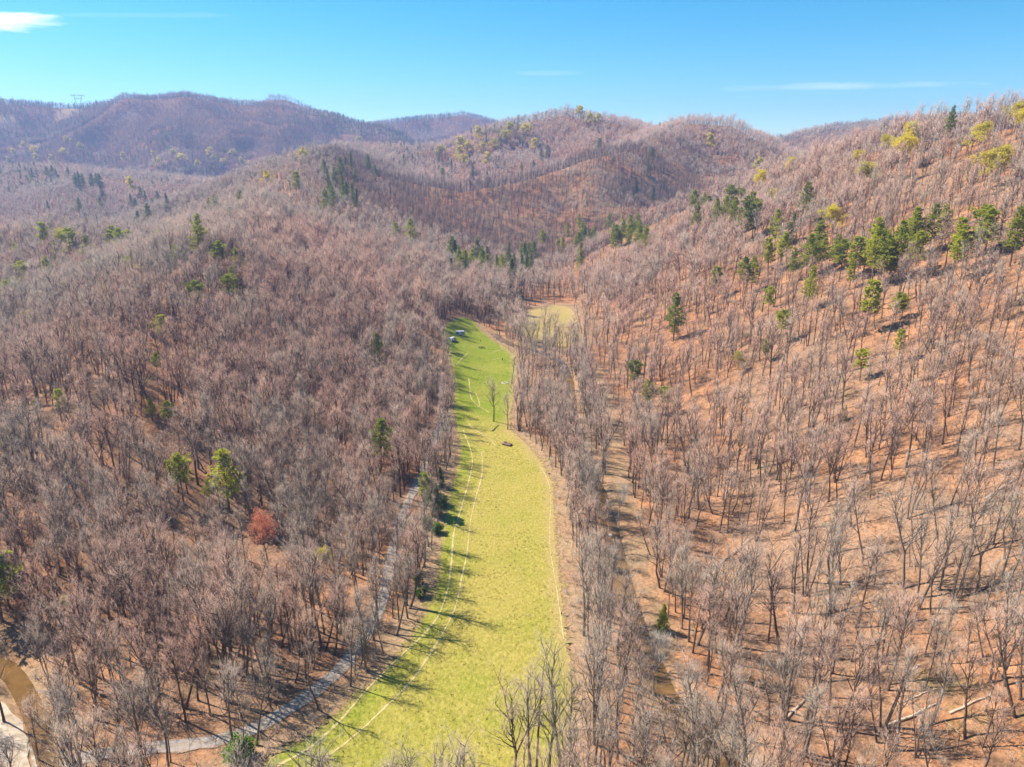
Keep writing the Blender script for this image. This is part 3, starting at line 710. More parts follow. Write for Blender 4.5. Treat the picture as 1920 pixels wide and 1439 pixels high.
def scatter(x0, x1, y0, y1, step, jit=0.48):
    xs, ys = np.meshgrid(np.arange(x0, x1, step), np.arange(y0, y1, step)); xs = xs + (np.arange(ys.shape[0])[:, None] % 2) * step * 0.5
    x = xs.ravel() + rng.uniform(-jit, jit, xs.size) * step; y = ys.ravel() + rng.uniform(-jit, jit, xs.size) * step
    k = (np.abs(x) < 0.84 * y + 60)
    return x[k], y[k]
SPARSE = [floorpt(*p) for p in [(900,612),(985,562),(1085,556),(1122,600),(1140,760),(1070,800),(985,770),(980,680)]]
SPARSE2 = [floorpt(*p) for p in [(-60,1215),(60,1240),(190,1330),(420,1375),(400,1520),(-60,1520)]]
def density(x, y):
    """0..1 share of sites that carry a tree"""
    d = np.where(x > 48, 0.44, 1.0)
    d = np.where((x > 48) & (y > 480), 0.85, d)
    d = np.where(inpoly(x, y, SPARSE), 0.22, d)
    d = np.where(inpoly(x, y, SPARSE2), 0.38, d)
    d *= np.where(x > 48, 0.78 + 0.75 * fbm(x, y, 45, 91, 3), 0.92 + 0.5 * fbm(x, y, 45, 91, 3))
    return d
bx, by = scatter(-560, 520, 78, 620, 4.2)
keep = (rng.random(len(bx)) < density(bx, by)) & ~clear_mask(bx, by)
edge_gap = (polydist(bx, by, meadow_poly + meadow_poly[:1]) < 2.2); keep &= ~edge_gap
bx, by = bx[keep], by[keep]
mx, my = scatter(-1250, 1150, 620, 1250, 6.1); keep = (rng.random(len(mx)) < 0.92 * (0.85 + 0.4 * fbm(mx, my, 70, 92, 3))) & ~clear_mask(mx, my); mx, my = mx[keep], my[keep]
fx_, fy_ = scatter(-2600, 2000, 1250, 2300, 7.2); keep = (rng.random(len(fx_)) < 0.95) & ~clear_mask(fx_, fy_); fx_, fy_ = fx_[keep], fy_[keep]
gx_, gy_ = scatter(-2650, 900, 2300, 3500, 8.6); keep = ~clear_mask(gx_, gy_); gx_, gy_ = gx_[keep], gy_[keep]

EVER = [ # u, v foot, height m, style, tone(0 dark .. 1 yellow green)
 (1868,218,24,'white',.55),(1732,240,18,'white',.35),(1773,262,20,'white',.45),(1508,398,20,'white',.25),(1478,442,15,'hemlock',.25),(1529,455,15,'hemlock',.1),
 (1302,434,18,'white',.5),(1342,428,17,'white',.55),(1372,430,17,'scrub',.6),(1398,434,20,'white',.45),(1415,425,15,'scrub',.6),(1325,405,13,'scrub',.5),
 (1440,496,16,'scrub',.85),(1510,500,18,'white',.6),(1633,498,24,'white',.9),(1673,497,20,'white',.6),(1710,462,18,'white',.7),(1742,448,16,'white',.5),(1783,530,22,'scrub',.95),(1843,488,22,'white',.85),(1893,500,24,'white',.6),(1917,460,20,'white',.7),(1573,505,16,'scrub',.7),
 (1338,545,15,'scrub',.6),(1392,535,17,'scrub',.6),(1408,530,16,'white',.8),(1510,560,17,'white',.9),(1620,632,24,'scrub',.85),(1462,625,12,'scrub',.8),(1582,790,6,'hemlock',.5),(1690,600,11,'scrub',.8),(1440,578,12,'scrub',.9),(1485,510,14,'white',.5),(1600,505,16,'scrub',.7),(1655,510,18,'white',.75),(1715,500,16,'scrub',.7),(1810,505,16,'scrub',.6),(1560,490,15,'white',.5),
 (1262,612,21,'white',.5),(1188,716,12,'scrub',.4),(1213,778,16,'scrub',.6),(1243,778,14,'scrub',.6),(1240,1182,8,'hemlock',.5),(1333,1017,3.5,'hemlock',.7),
 (797,566,15,'white',.35),(708,680,15,'white',.35),(715,880,20,'white',.55),(796,965,15,'scrub',.7),(818,965,11,'hemlock',.15),(828,915,8,'hemlock',.1),(345,945,17,'scrub',.95),(430,960,22,'white',.95),(152,668,14,'white',.8),(308,652,14,'scrub',.95),(297,708,10,'scrub',.9),(370,580,14,'scrub',.5),(95,530,18,'white',.9),(22,572,16,'scrub',.8),(128,570,12,'scrub',.7),(455,582,12,'hemlock',.1),(4,1165,22,'white',.7),(10,790,14,'hemlock',.2),
 (130,1150,5,'scrub',.9),(377,478,22,'white',.75),(230,484,17,'scrub',.8),(210,482,15,'scrub',.7),(245,478,14,'scrub',.9),(397,420,16,'white',.5),(412,412,16,'white',.6),(455,402,14,'scrub',.4),(557,366,16,'scrub',.6),(617,398,16,'white',.5),(223,424,20,'white',.2),(197,374,18,'hemlock',.2),(414,500,14,'scrub',.7),
 (145,354,20,'white',.2),(160,353,22,'white',.25),(175,351,22,'white',.2),(190,354,20,'white',.3),(152,358,18,'hemlock',.2),(184,352,18,'white',.3),(102,338,19,'white',.2),(90,338,18,'white',.25),(65,338,16,'hemlock',.2),
 (300,388,18,'white',.2),(310,393,18,'white',.2),(275,383,16,'hemlock',.2),(265,374,16,'white',.35),(320,398,16,'hemlock',.15),(283,418,16,'white',.2),(127,444,18,'white',.3),(140,488,18,'scrub',.8),(90,478,18,'scrub',.9),
 (642,333,18,'white',.3),(690,322,16,'white',.3),(660,320,16,'hemlock',.3),(645,374,18,'hemlock',.4),(655,380,16,'hemlock',.3),(668,392,15,'hemlock',.3),(630,350,16,'white',.4),(800,344,18,'white',.3),(833,343,18,'scrub',.6),(1028,296,22,'white',.1),(1015,304,18,'white',.2),(1123,286,22,'scrub',.2),(915,344,16,'hemlock',.4),
 (772,460,18,'white',.8),(743,455,13,'scrub',.8),(1018,464,16,'scrub',.85),(1193,364,17,'hemlock',.1),(1223,374,14,'hemlock',.1),(1223,304,16,'white',.2),
 (1105,465,16,'white',.8),(1120,466,15,'white',.7),(1135,460,15,'white',.7),(1150,456,14,'white',.7),(1165,450,14,'white',.6),(1180,446,14,'white',.65),(1195,436,14,'white',.5),(1205,426,14,'white',.4),(1055,476,15,'white',.8),(1090,496,16,'hemlock',.7),
 (862,516,16,'white',.85),(880,518,17,'white',.9),(850,524,13,'hemlock',.2),(915,516,15,'white',.8),(930,524,17,'hemlock',.3),(957,540,20,'hemlock',.1),(977,520,16,'hemlock',.2),(988,506,14,'hemlock',.3),(943,524,15,'white',.8),(980,580,11,'hemlock',.1)]
BUD = [(29,296),(45,282),(68,297),(72,308),(118,297),(127,272),(150,287),(233,303),(290,300),(370,318),(405,310),(328,300),(437,302),(567,296),(573,310),(300,315),(345,312),(420,316),(455,312),(20,312),(100,310),(395,296),(470,318),(502,352),(250,362),
 (867,286),(860,302),(913,310),(898,264),(810,282),(675,276),(1083,228),(1103,238),(1070,206),(1040,210),(1017,212),(1193,235),(957,256),(1000,284),(870,318),(880,292),(925,285),(945,270),(1060,215),(1095,222),(1120,235),(1150,225),(985,262),(905,290),(830,300),
 (1540,300),(1700,284),(1703,300),(1332,280),(1423,364),(1447,390),(1418,330),(1627,358),(1830,292),(1847,345),(1915,262),(1905,250),(1832,206),(1815,214),(1790,222),(1885,215),(1845,212),(1660,300),(1690,310),(1480,335),(1612,320),(1870,335),(1460,600),(1385,700),(1560,440),
 (615,1075),(120,470),(180,545),(250,530),(205,560),(60,610),(380,545),(120,560),(700,560),(300,640),(1245,755),(1150,500)]
_r = np.random.default_rng(5)
for (ua, ub, va, vb, cnt, h_a, h_b, sts, ta, tb) in [(1430,1925,440,510,18,12,18,('white','scrub','white'),.6,1.),(1290,1430,395,440,7,13,18,('white','scrub'),.4,.7),(1690,1925,195,270,6,14,19,('white','scrub'),.4,.8),
   (845,1005,484,520,26,13,18,('white','hemlock'),.2,.9),(1045,1210,425,475,22,13,17,('white',),.5,.9),(610,690,310,390,9,13,16,('hemlock','white'),.3,.6),(0,480,445,560,22,11,15,('scrub','white'),.6,1.),
   (0,700,560,960,6,8,12,('scrub','white'),.6,1.),(60,330,325,440,12,14,18,('white','hemlock'),.15,.4),(700,1240,310,345,8,13,17,('white','hemlock'),.2,.5),(1250,1700,520,720,6,9,14,('scrub','white'),.6,1.)]:
    for _k in range(cnt):
        _t = _r.random(); EVER.append((int(ua + (ub - ua) * _r.random()), int(va + (vb - va) * _r.random() ** .8), h_a + (h_b - h_a) * _r.random(), sts[_r.integers(0, len(sts))], ta + (tb - ta) * _r.random()))
def foot(u, v, h):
    """ground point of a tree whose lower crown shows at v: its stem goes on down behind the trees in front"""
    q = hit(u, v)
    if q is None or q[1] < 330: return q, h
    q2 = hit(u, v + 0.45 * h * F / q[1]); return (q, h) if q2 is None or abs(q2[1] - q[1]) > 160 else (q2, min(h * (1.42 if q2[1] < 520 else 1.75), 33))
_e = [foot(e_[0], e_[1], e_[2]) for e_ in EVER]; EVER_Q = [a_[0] for a_ in _e]; EVER = [(e_[0], e_[1], a_[1], e_[3], e_[4]) for e_, a_ in zip(EVER, _e)]
BUD_Q = [foot(b_[0], b_[1], 10)[0] for b_ in BUD]
PLACED = np.array([q_[:2] for q_ in EVER_Q + BUD_Q + [hit(503, 1060), hit(503, 1085), hit(485, 1075), hit(520, 1075)] if q_ is not None])
RM = np.zeros((1900, 2700), bool)      # 2 m cells kept free round placed trees
for a_, b_ in PLACED:
    dd_ = math.hypot(a_, b_)
    for off, rr in ((0, 4.5), (7, 5.0), (14, 5.0)):
        ca, cb = a_ * (1 - off / dd_), b_ * (1 - off / dd_); ia, ib = int((ca + 2700) / 2), int(cb / 2)
        jj, ii_ = np.mgrid[max(0, ib - 3):ib + 4, max(0, ia - 3):ia + 4]; ok_ = np.hypot(ii_ * 2 - 2700 + 1 - ca, jj * 2 + 1 - cb) < rr
        RM[np.clip(jj[ok_], 0, 1899), np.clip(ii_[ok_], 0, 2699)] = True
def room(x, y): return ~RM[np.clip((y / 2).astype(int), 0, 1899), np.clip(((x + 2700) / 2).astype(int), 0, 2699)]
k = room(bx, by); bx, by = bx[k], by[k]; k = room(mx, my); mx, my = mx[k], my[k]; k = room(fx_, fy_); fx_, fy_ = fx_[k], fy_[k]
# prominent bare trees: foot (u, v) in the photo, height in metres, style
HERO = [(1052,1446,23,'broad'),(1000,1470,23,'multi'),(1115,1432,22,'forked'),(1030,1462,21,'straight'),(1075,1458,20,'straight'),(1158,1430,19,'narrow'),(960,1490,20,'forked'),(1395,1440,16,'crooked'),
 (1555,1213,19,'straight'),(1760,1106,20,'crooked'),(1693,1104,22,'forked'),(1735,1290,17,'slender'),(1655,1366,20,'multi'),(1620,1050,18,'leaning'),(1897,1172,18,'straight'),
 (1873,1250,17,'slender'),(1905,1345,19,'leaning'),(1362,1372,19,'leaning'),(1810,1385,18,'crooked'),(1765,1245,15,'slender'),(1515,960,20,'forked'),(1652,900,19,'straight'),
 (1635,905,20,'leaning'),(1517,815,21,'multi'),(1430,705,22,'forked'),(1775,675,20,'crooked'),(1817,675,18,'forked'),(1843,805,17,'straight'),(1868,795,15,'crooked'),(1742,760,20,'leaning'),
 (1830,870,17,'leaning'),(1893,940,16,'crooked'),(1440,1205,18,'straight'),(1378,1200,17,'leaning'),(1404,860,21,'multi'),(1720,710,16,'slender'),
 (926,791,17,'broad'),(952,806,15,'crooked'),(974,808,18,'multi'),(958,722,16,'slender'),(700,1200,17,'straight'),(743,1085,20,'straight'),(680,1232,18,'slender'),(710,1180,19,'narrow'),
 (608,1190,18,'straight'),(320,1165,21,'straight'),(455,1350,15,'crooked'),(150,1438,19,'multi'),(210,1440,18,'leaning'),(320,1430,13,'slender'),(8,1355,16,'straight'),(70,1420,15,'slender'),(130,1425,16,'forked')]
used = []
bare = []          # (x, y, z, height, style index, pale)
for u, v, h, s in HERO:
    q = hit(u, v)
    if q is not None: bare.append((q[0], q[1], q[2], h * 1.22, STYLES.index(s), False))
pale_feet = [(128,1440,20),(1225,1300,17),(1160,985,16),(1130,790,16),(1286,1345,15)]
for u, v, h in pale_feet:
    q = hit(u, v)
    if q is not None: bare.append((q[0], q[1], q[2], h, 2, True))
# the creek line carries taller, closer trees
cx_, cy_ = [], []
for p in creek[::2]:
    for k in range(3):
        o = rng.normal(0.35, 1); off = np.sign(o) * (4.2 + abs(o) * 3.4); cx_.append(p[0] + off + rng.normal(0, .6)); cy_.append(p[1] + rng.uniform(-4, 4))
cx_, cy_ = np.array(cx_), np.array(cy_); kk = ~clear_mask(cx_, cy_) & (cy_ > 85) & (cy_ < 620); cx_, cy_ = cx_[kk], cy_[kk]
ex, ey = [], []     # trees along the road side of the meadow
for p in Lm[::5]:
    o = abs(rng.normal(2.0, 2.5)) + 1.5; ex.append(p[0] - o); ey.append(p[1] + rng.uniform(-2, 2))
ex, ey = np.array(ex), np.array(ey); kk = ~clear_mask(ex, ey) & (ey > 110); ex, ey = ex[kk], ey[kk]
nxs = np.concatenate([bx, cx_, ex]); nys = np.concatenate([by, cy_, ey])
hx = np.array([b[0] for b in bare]); hy = np.array([b[1] for b in bare])
dmin = np.array([np.min(np.hypot(hx - a, hy - b)) for a, b in zip(nxs, nys)]); k = dmin > 2.6; nxs, nys = nxs[k], nys[k]
nzs = terrain(nxs, nys)
hts = np.where(nxs > 48, rng.normal(18.0, 5.0, len(nxs)), rng.normal(18.8, 4.4, len(nxs))); hts = np.clip(hts, 7, 27)
hts = hts * (1 + 0.12 * (nys < 175)); inedge = (polydist(nxs, nys, meadow_poly) < 9) & (nxs < 0); hts = np.where(inedge, hts * 0.9, hts)
sty = rng.choice(8, len(nxs), p=[.14, .08, .11, .13, .06, .12, .20, .16])
for i in range(len(nxs)): bare.append((nxs[i], nys[i], nzs[i], hts[i], sty[i], False))
BA = np.array([(b[0], b[1], b[2], b[3]) for b in bare])
u0, v0, dep = project(BA[:, :3]); u1, v1, _ = project(BA[:, :3] + np.array([0, 0, 1.0]) * BA[:, 3:4])
size = np.hypot(u1 - u0, v1 - v0); seen = (u1 > 5) & (u1 < 1915) & (v1 < 1425) & (v0 > 0) & (u0 > -20) & (u0 < 1940) & (v0 < 1500)
size = np.where(seen, size, 0)
# never stand right in front of the lens
order = np.argsort(-size); nh = len(HERO) + len(pale_feet)
single = list(range(nh)) + [i for i in order if i >= nh][:300 - nh]
single_set = set(single)

# terrain tint of the bark: grey on the left, pink in the middle, brown on the right, painted-shade dark on the back hillside
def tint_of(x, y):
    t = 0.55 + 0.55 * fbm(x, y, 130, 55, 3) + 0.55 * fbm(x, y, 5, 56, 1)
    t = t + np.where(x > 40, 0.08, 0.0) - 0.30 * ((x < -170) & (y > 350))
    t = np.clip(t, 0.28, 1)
    back = sstep(760, 800, y) * (1 - sstep(1120, 1300, y)) * sstep(-260, -190, x + (y - 880) * 0.25) * (1 - sstep(440, 520, x))  # dimness of the back hillside, painted in as darker bark and twigs
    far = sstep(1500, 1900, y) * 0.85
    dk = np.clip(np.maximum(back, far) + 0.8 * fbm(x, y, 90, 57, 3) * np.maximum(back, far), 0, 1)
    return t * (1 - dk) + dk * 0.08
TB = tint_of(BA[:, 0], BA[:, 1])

# ------------------------------------------------------------------ the forest behind: one mass of instances
def gn_scatter(name, P, rot, scl, idx, tint, meshes, label):
    src = bpy.data.collections.new(name + '_sources')
    for i, m in enumerate(meshes):
        src.objects.link(bpy.data.objects.new('%s_src_%02d' % (name, i), m))
    me = bpy.data.meshes.new(name); me.vertices.add(len(P)); me.vertices.foreach_set('co', np.asarray(P, np.float32).ravel())
    for nm, ar, ty in (('rot', rot, 'FLOAT_VECTOR'), ('scl', scl, 'FLOAT_VECTOR'), ('idx', idx, 'INT'), ('tint', tint, 'FLOAT')):
        a = me.attributes.new(nm, ty, 'POINT'); a.data.foreach_set('vector' if ty == 'FLOAT_VECTOR' else 'value', np.asarray(ar, np.int32 if ty == 'INT' else np.float32).ravel())
    o = link(name, me)
    g = bpy.data.node_groups.new(name, 'GeometryNodeTree')
    g.interface.new_socket('Geometry', in_out='INPUT', socket_type='NodeSocketGeometry'); g.interface.new_socket('Geometry', in_out='OUTPUT', socket_type='NodeSocketGeometry')
    nn, ll = g.nodes, g.links; gi, go = nn.new('NodeGroupInput'), nn.new('NodeGroupOutput'); ip = nn.new('GeometryNodeInstanceOnPoints'); ci = nn.new('GeometryNodeCollectionInfo')
    ci.inputs['Collection'].default_value = src; ci.inputs['Separate Children'].default_value = True; ci.inputs['Reset Children'].default_value = True
    def na(nm, ty):
        a = nn.new('GeometryNodeInputNamedAttribute'); a.data_type = ty; a.inputs['Name'].default_value = nm; return a.outputs['Attribute']
    ll.new(gi.outputs[0], ip.inputs['Points']); ll.new(ci.outputs[0], ip.inputs['Instance']); ip.inputs['Pick Instance'].default_value = True
    ll.new(na('idx', 'INT'), ip.inputs['Instance Index']); ll.new(na('scl', 'FLOAT_VECTOR'), ip.inputs['Scale'])
    er = nn.new('FunctionNodeEulerToRotation'); ll.new(na('rot', 'FLOAT_VECTOR'), er.inputs[0]); ll.new(er.outputs[0], ip.inputs['Rotation'])
    ll.new(ip.outputs[0], go.inputs[0])
    md = o.modifiers.new('scatter', 'NODES'); md.node_group = g
    tag(o, label, kind='stuff'); return o
def yaw_for(style, x, n):
    """trees that lean do so downhill, towards the valley"""
    y = rng.uniform(0, 2 * math.pi, n); l_ = np.array(style) == 3
    return np.where(l_, np.where(x > 0, math.pi, 0) + rng.normal(0, 0.7, n), y)
rest = np.array([i for i in range(len(bare)) if i not in single_set])
rs = np.array([bare[i][4] for i in rest]); near_lod = dep[rest] < 420
yw = yaw_for(rs, BA[rest, 0], len(rest))
ri = np.where(near_lod, rs + 8 * rng.integers(0, 2, len(rest)), 16 + rng.integers(0, len(MID), len(rest)))
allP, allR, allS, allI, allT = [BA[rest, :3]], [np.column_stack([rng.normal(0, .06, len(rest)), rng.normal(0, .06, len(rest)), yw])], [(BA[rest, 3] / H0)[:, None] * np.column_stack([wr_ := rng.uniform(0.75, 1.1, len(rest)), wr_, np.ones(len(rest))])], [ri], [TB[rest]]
for (xs, ys, lo, cnt, hm) in ((mx, my, 16, len(MID), 15.8), (fx_, fy_, 16 + len(MID), len(FAR), 16.5), (gx_, gy_, 16 + len(MID), len(FAR), 15.5)):
    zs = raster(xs, ys) if ys.min() > 1300 else terrain(xs, ys, False)
    ok = visible(xs, ys, zs); xs, ys, zs = xs[ok], ys[ok], zs[ok]; n_ = len(xs)
    h_ = np.clip(rng.normal(hm, 2.6, n_), 10, 25) / H0; wid = 1.0 if lo == 16 else 1.25
    allP.append(np.column_stack([xs, ys, zs])); allR.append(np.column_stack([np.zeros(n_), np.zeros(n_), rng.uniform(0, 6.28, n_)]))
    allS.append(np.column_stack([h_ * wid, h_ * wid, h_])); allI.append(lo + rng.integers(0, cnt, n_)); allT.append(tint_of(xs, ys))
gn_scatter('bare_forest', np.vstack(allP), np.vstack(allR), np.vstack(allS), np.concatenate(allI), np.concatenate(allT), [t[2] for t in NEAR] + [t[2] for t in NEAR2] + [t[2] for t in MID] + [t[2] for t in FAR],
           'mass of leafless grey brown forest covering every hillside')
print('instances', sum(len(p) for p in allP))
# undergrowth: bare shrubs and thin saplings under the near trees, thickest by the creek and the road
ux, uy = scatter(-330, 330, 80, 470, 3.7)
pd = np.where(ux > 48, 0.85, 0.75); pd = np.maximum(pd, 0.6 * (1 - sstep(6, 16, polydist(ux, uy, ck)))); pd = np.maximum(pd, 1.0 * (1 - sstep(3, 9, polydist(ux, uy, meadow_poly + meadow_poly[:1]))))
pd = np.maximum(pd, 0.8 * (1 - sstep(8, 25, polydist(ux, uy, ck2))))
k = (rng.random(len(ux)) < pd) & ~clear_mask(ux, uy); ux, uy = ux[k], uy[k]; uz = terrain(ux, uy); n_ = len(ux)
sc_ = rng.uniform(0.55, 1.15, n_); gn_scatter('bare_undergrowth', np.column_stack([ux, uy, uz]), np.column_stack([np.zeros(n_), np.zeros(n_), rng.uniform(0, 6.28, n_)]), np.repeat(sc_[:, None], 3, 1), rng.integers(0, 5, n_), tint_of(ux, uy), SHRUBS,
           'thin bare brush and saplings between the near trees')
wx, wy = scatter(-260, 300, 80, 420, 3.6); k = (rng.random(len(wx)) < 0.7) & ~clear_mask(wx, wy); wx, wy = wx[k], wy[k]; n_ = len(wx)
gn_scatter('fallen_branches', np.column_stack([wx, wy, terrain(wx, wy) + 0.05]), np.column_stack([np.zeros(n_), rng.normal(0, 0.25, n_), rng.uniform(0, 6.28, n_)]), np.repeat(rng.uniform(0.4, 1.7, n_)[:, None] * rng.uniform(.5, 1, n_)[:, None], 3, 1), rng.integers(0, 4, n_), np.full(n_, .5), STICKS,
           'scattered fallen branches lying in the leaf litter')

# rough grass: tufts and weeds standing in the meadow
def tuft_mesh(name, seed, m, h):
    r = np.random.default_rng(seed); W = Tubes()
    for k in range(16):
        p = np.array([r.normal(0, .16), r.normal(0, .16), 0]); d = unit(np.array([r.normal(0, .5), r.normal(0, .5), 1])); W.add(p, p + d * h * r.uniform(.6, 1.1), 0.035, 0)
    V, Ft = spikes(W.arr()); return mesh_np(name, V, [(Ft, 0)], [m])
m_tuft = leafy('dry_grass_tufts', (0.42, 0.335, 0.10), (0.17, 0.20, 0.03), 0.35)
tx, ty = scatter(-75, 40, 85, 500, 1.25); k = inpoly(tx, ty, meadow_poly) & (rng.random(len(tx)) < np.clip(0.34 + 0.8 * fbm(tx, ty, 9, 71, 3), 0.05, 0.8)); tx, ty = tx[k], ty[k]
for tr in TRACKS:
    k = polydist(tx, ty, [floorpt(*p) for p in tr]) > 0.75; tx, ty = tx[k], ty[k]
n_ = len(tx)
gn_scatter('meadow_tufts', np.column_stack([tx, ty, terrain(tx, ty) + 0.08]), np.column_stack([np.zeros(n_), np.zeros(n_), rng.uniform(0, 6.28, n_)]), np.repeat(rng.uniform(.5, 1.3, n_)[:, None], 3, 1), rng.integers(0, 3, n_), np.clip(0.12 + 0.5 * sstep(285, 330, ty) + 0.9 * fbm(tx, ty, 22, 72, 3) + rng.normal(0, .2, n_), 0, 1), [tuft_mesh('tuft_%d' % i, 800 + i, m_tuft, h_) for i, h_ in enumerate((.28, .38, .22))],
           'rough tufts of dry and green grass in the meadow')

# ------------------------------------------------------------------ single bare trees
WORDS = ['straight', 'broad-crowned', 'forked', 'leaning', 'multistem', 'crooked', 'slender', 'narrow-crowned']
def place_words(x, y, u, v):
    if inpoly(np.array([x]), np.array([y]), meadow_poly)[0]: return 'inside the meadow'
    dck = float(polydist(np.array([x]), np.array([y]), ck)[0]); dm_ = float(polydist(np.array([x]), np.array([y]), meadow_poly + meadow_poly[:1])[0]); drd = float(polydist(np.array([x]), np.array([y]), rd)[0])
    if u < 230 and v > 1180: return 'by the lower left stream'
    if x > 0 and dm_ < 6: return "on the meadow's right rim, " + ('bottom' if v > 1250 else 'half way' if v > 950 else 'by its waist')
    if dck < 12: return 'on the creek bank, ' + ('bottom' if v > 1300 else 'low down' if v > 1120 else 'mid way' if v > 930 else 'far up')
    if x > 40:
        a = 'nearest the creek' if u < 1400 else 'middle part' if u < 1650 else 'by right edge'
        b = 'foot of right slope' if v > 1290 else 'lower right slope' if v > 1100 else 'right slope' if v > 900 else 'upper right slope'
        return 'on ' + b + ' ' + a
    if drd < 7 or (x < 0 and dm_ < 6): return 'between road and meadow, ' + ('near green bush' if v > 1290 else 'at road bend' if v > 1120 else 'along the straight' if v > 900 else 'far up')
    a = 'at left edge' if u < 200 else 'left of red tree' if u < 470 else 'by red tree' if u < 640 else 'above the road'
    b = 'foot of left slope' if v > 1300 else 'lower left slope' if v > 1150 else 'left slope' if v > 980 else 'higher left slope'
    return 'on ' + b + ', ' + a
for i in single:
    x, y, z, h, s, pale = bare[i]
    tm, tcr, _ = NEAR_PALE if pale else (NEAR, NEAR2)[rng.integers(0, 2)][s]
    e = bpy.data.objects.new('bare_tree', None); COL.objects.link(e); e.empty_display_size = 1
    yaw = float(yaw_for([s], np.array([x]), 1)[0]); e.location = (x, y, z); e.rotation_euler = (rng.normal(0, .05), rng.normal(0, .05), yaw); sc = h / H0; wq = sc * rng.uniform(0.8, 1.1); e.scale = (wq, wq, sc)
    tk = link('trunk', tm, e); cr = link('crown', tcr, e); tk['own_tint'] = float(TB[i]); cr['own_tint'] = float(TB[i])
    hw = 'tall ' if h > 18.5 else 'low ' if h < 13.5 else ''
    pw = place_words(x, y, u0[i], v0[i])
    lab = ('pale forked bare tree ' + pw) if pale else (hw + WORDS[s] + ' bare tree ' + pw)
    tag(e, lab, 'tree', 'bare trees ' + pw)

# ------------------------------------------------------------------ evergreens
TONES = ['dark green', 'deep green', 'mid green', 'bright green', 'yellow green']
SHAPE = {'white': 'layered pine', 'hemlock': 'cone-shaped evergreen', 'scrub': 'round-topped scrub pine'}
def ever_place(u, v, x):
    if v < 345: return 'on distant left hillside' if u < 480 else 'on the back ridge' if u < 1400 else 'on the right skyline'
    if u < 480: return 'in the distant left clump' if v < 430 else 'on left spur crest' if v < 540 else 'on the left slope'
    if u < 840: return 'on spur left of valley head' if v < 530 else 'beside the gravel road' if v > 850 else 'on slope left of meadow'
    if u < 1000: return 'in the valley head stand'
    if u < 1230: return 'in row below back hillside' if v < 510 else 'low above the creek'
    if v < 470: return 'high on the right slope' 
    return 'in the right slope evergreen band' if v < 640 else 'low on the right slope'
seen_lab = {}
for (u, v, h, s, tone), q in zip(EVER, EVER_Q):
    if q is None: continue
    lst = PINES[s]; vi = rng.integers(0, len(lst)); tm, tcr, _ = lst[vi]; Hn = {'white': 22.0, 'hemlock': 20.0, 'scrub': 17.0}[s]
    e = bpy.data.objects.new('pine_tree' if s != 'hemlock' else 'hemlock_tree', None); COL.objects.link(e)
    e.location = (q[0], q[1], q[2]); e.rotation_euler = (rng.normal(0, .03), rng.normal(0, .03), rng.uniform(0, 6.28)); sc = h * 1.05 / Hn; wd = sc * rng.uniform(1.1, 1.45) * (0.85 if h > 24 else 1); e.scale = (wd, wd, sc)
    tk = link('trunk', tm, e); cr = link('crown', tcr, e); tk['own_tint'] = 0.4; cr['own_tint'] = float(np.clip(tone + rng.normal(0, .06), 0, 1))
    pl = ever_place(u, v, q[0]); hw = 'tall ' if h >= 25 else 'small ' if h < 12 else ''
    lab = hw + TONES[min(4, int(tone * 5))] + ' ' + SHAPE[s] + ' ' + pl
    c_ = seen_lab[lab] = seen_lab.get(lab, 0) + 1
    tag(e, lab, 'tree', 'evergreens ' + pl)
# far evergreens that read as a dark sheen on the mountain
px2, py2 = scatter(-2300, 400, 1300, 3450, 13.0)
gsel = fbm(px2, py2, 260, 203, 3) + 0.22 * ((px2 > -1000) & (px2 < -350)) + 0.12 * (py2 > 1900) + 0.35 * rng.normal(0, .3, len(px2)) > 0.22
gsel &= rng.random(len(px2)) < 0.75; px2, py2 = px2[gsel], py2[gsel]; pz2 = raster(px2, py2); ok = visible(px2, py2, pz2); px2, py2, pz2 = px2[ok], py2[ok], pz2[ok]; n_ = len(px2)
gn_scatter('far_evergreen_wood', np.column_stack([px2, py2, pz2]), np.column_stack([np.zeros(n_), np.zeros(n_), rng.uniform(0, 6.28, n_)]), np.repeat(rng.uniform(.8, 1.2, n_)[:, None], 3, 1), rng.integers(0, 2, n_), rng.uniform(0, .3, n_), [t[2] for t in PINES_FAR],
           'dark evergreen wood mottling the far blue mountain')
# ------------------------------------------------------------------ budding trees
def bud_place(u, v):
    if v < 330: return 'below the far left mountain' if u < 620 else 'on the back ridge' if u < 1300 else 'near the right skyline'
    if u < 620: return 'on the left spur' if v < 620 else 'on the left slope'
    if u < 1000: return 'above the gravel road'
    return 'on the upper right slope' if v < 480 else 'low on the right slope'
for (u, v), q in zip(BUD, BUD_Q):
    if q is None: continue
    vi = rng.integers(0, 3); tm, tcr, _ = (BUDS if q[1] < 800 else BUDS_FAR)[vi]; h = (rng.uniform(17, 23) if q[1] < 1100 else rng.uniform(24, 30)) if v < 480 else rng.uniform(7, 10.5)
    e = bpy.data.objects.new('budding_tree', None); COL.objects.link(e); sc = h / 18; e.location = q; e.rotation_euler = (0, 0, rng.uniform(0, 6.28)); e.scale = (sc * 1.1, sc * 1.1, sc)
    t_ = float(rng.uniform(0.2, 1)); tk = link('trunk', tm, e); cr = link('crown', tcr, e); tk['own_tint'] = .4; cr['own_tint'] = t_
    pl = bud_place(u, v); tag(e, ('bright' if t_ > .6 else 'soft') + ' yellow green ' + ('broad' if vi == 0 else 'upright' if vi == 1 else 'forked') + ' leafing tree ' + pl, 'tree', 'budding trees ' + pl)
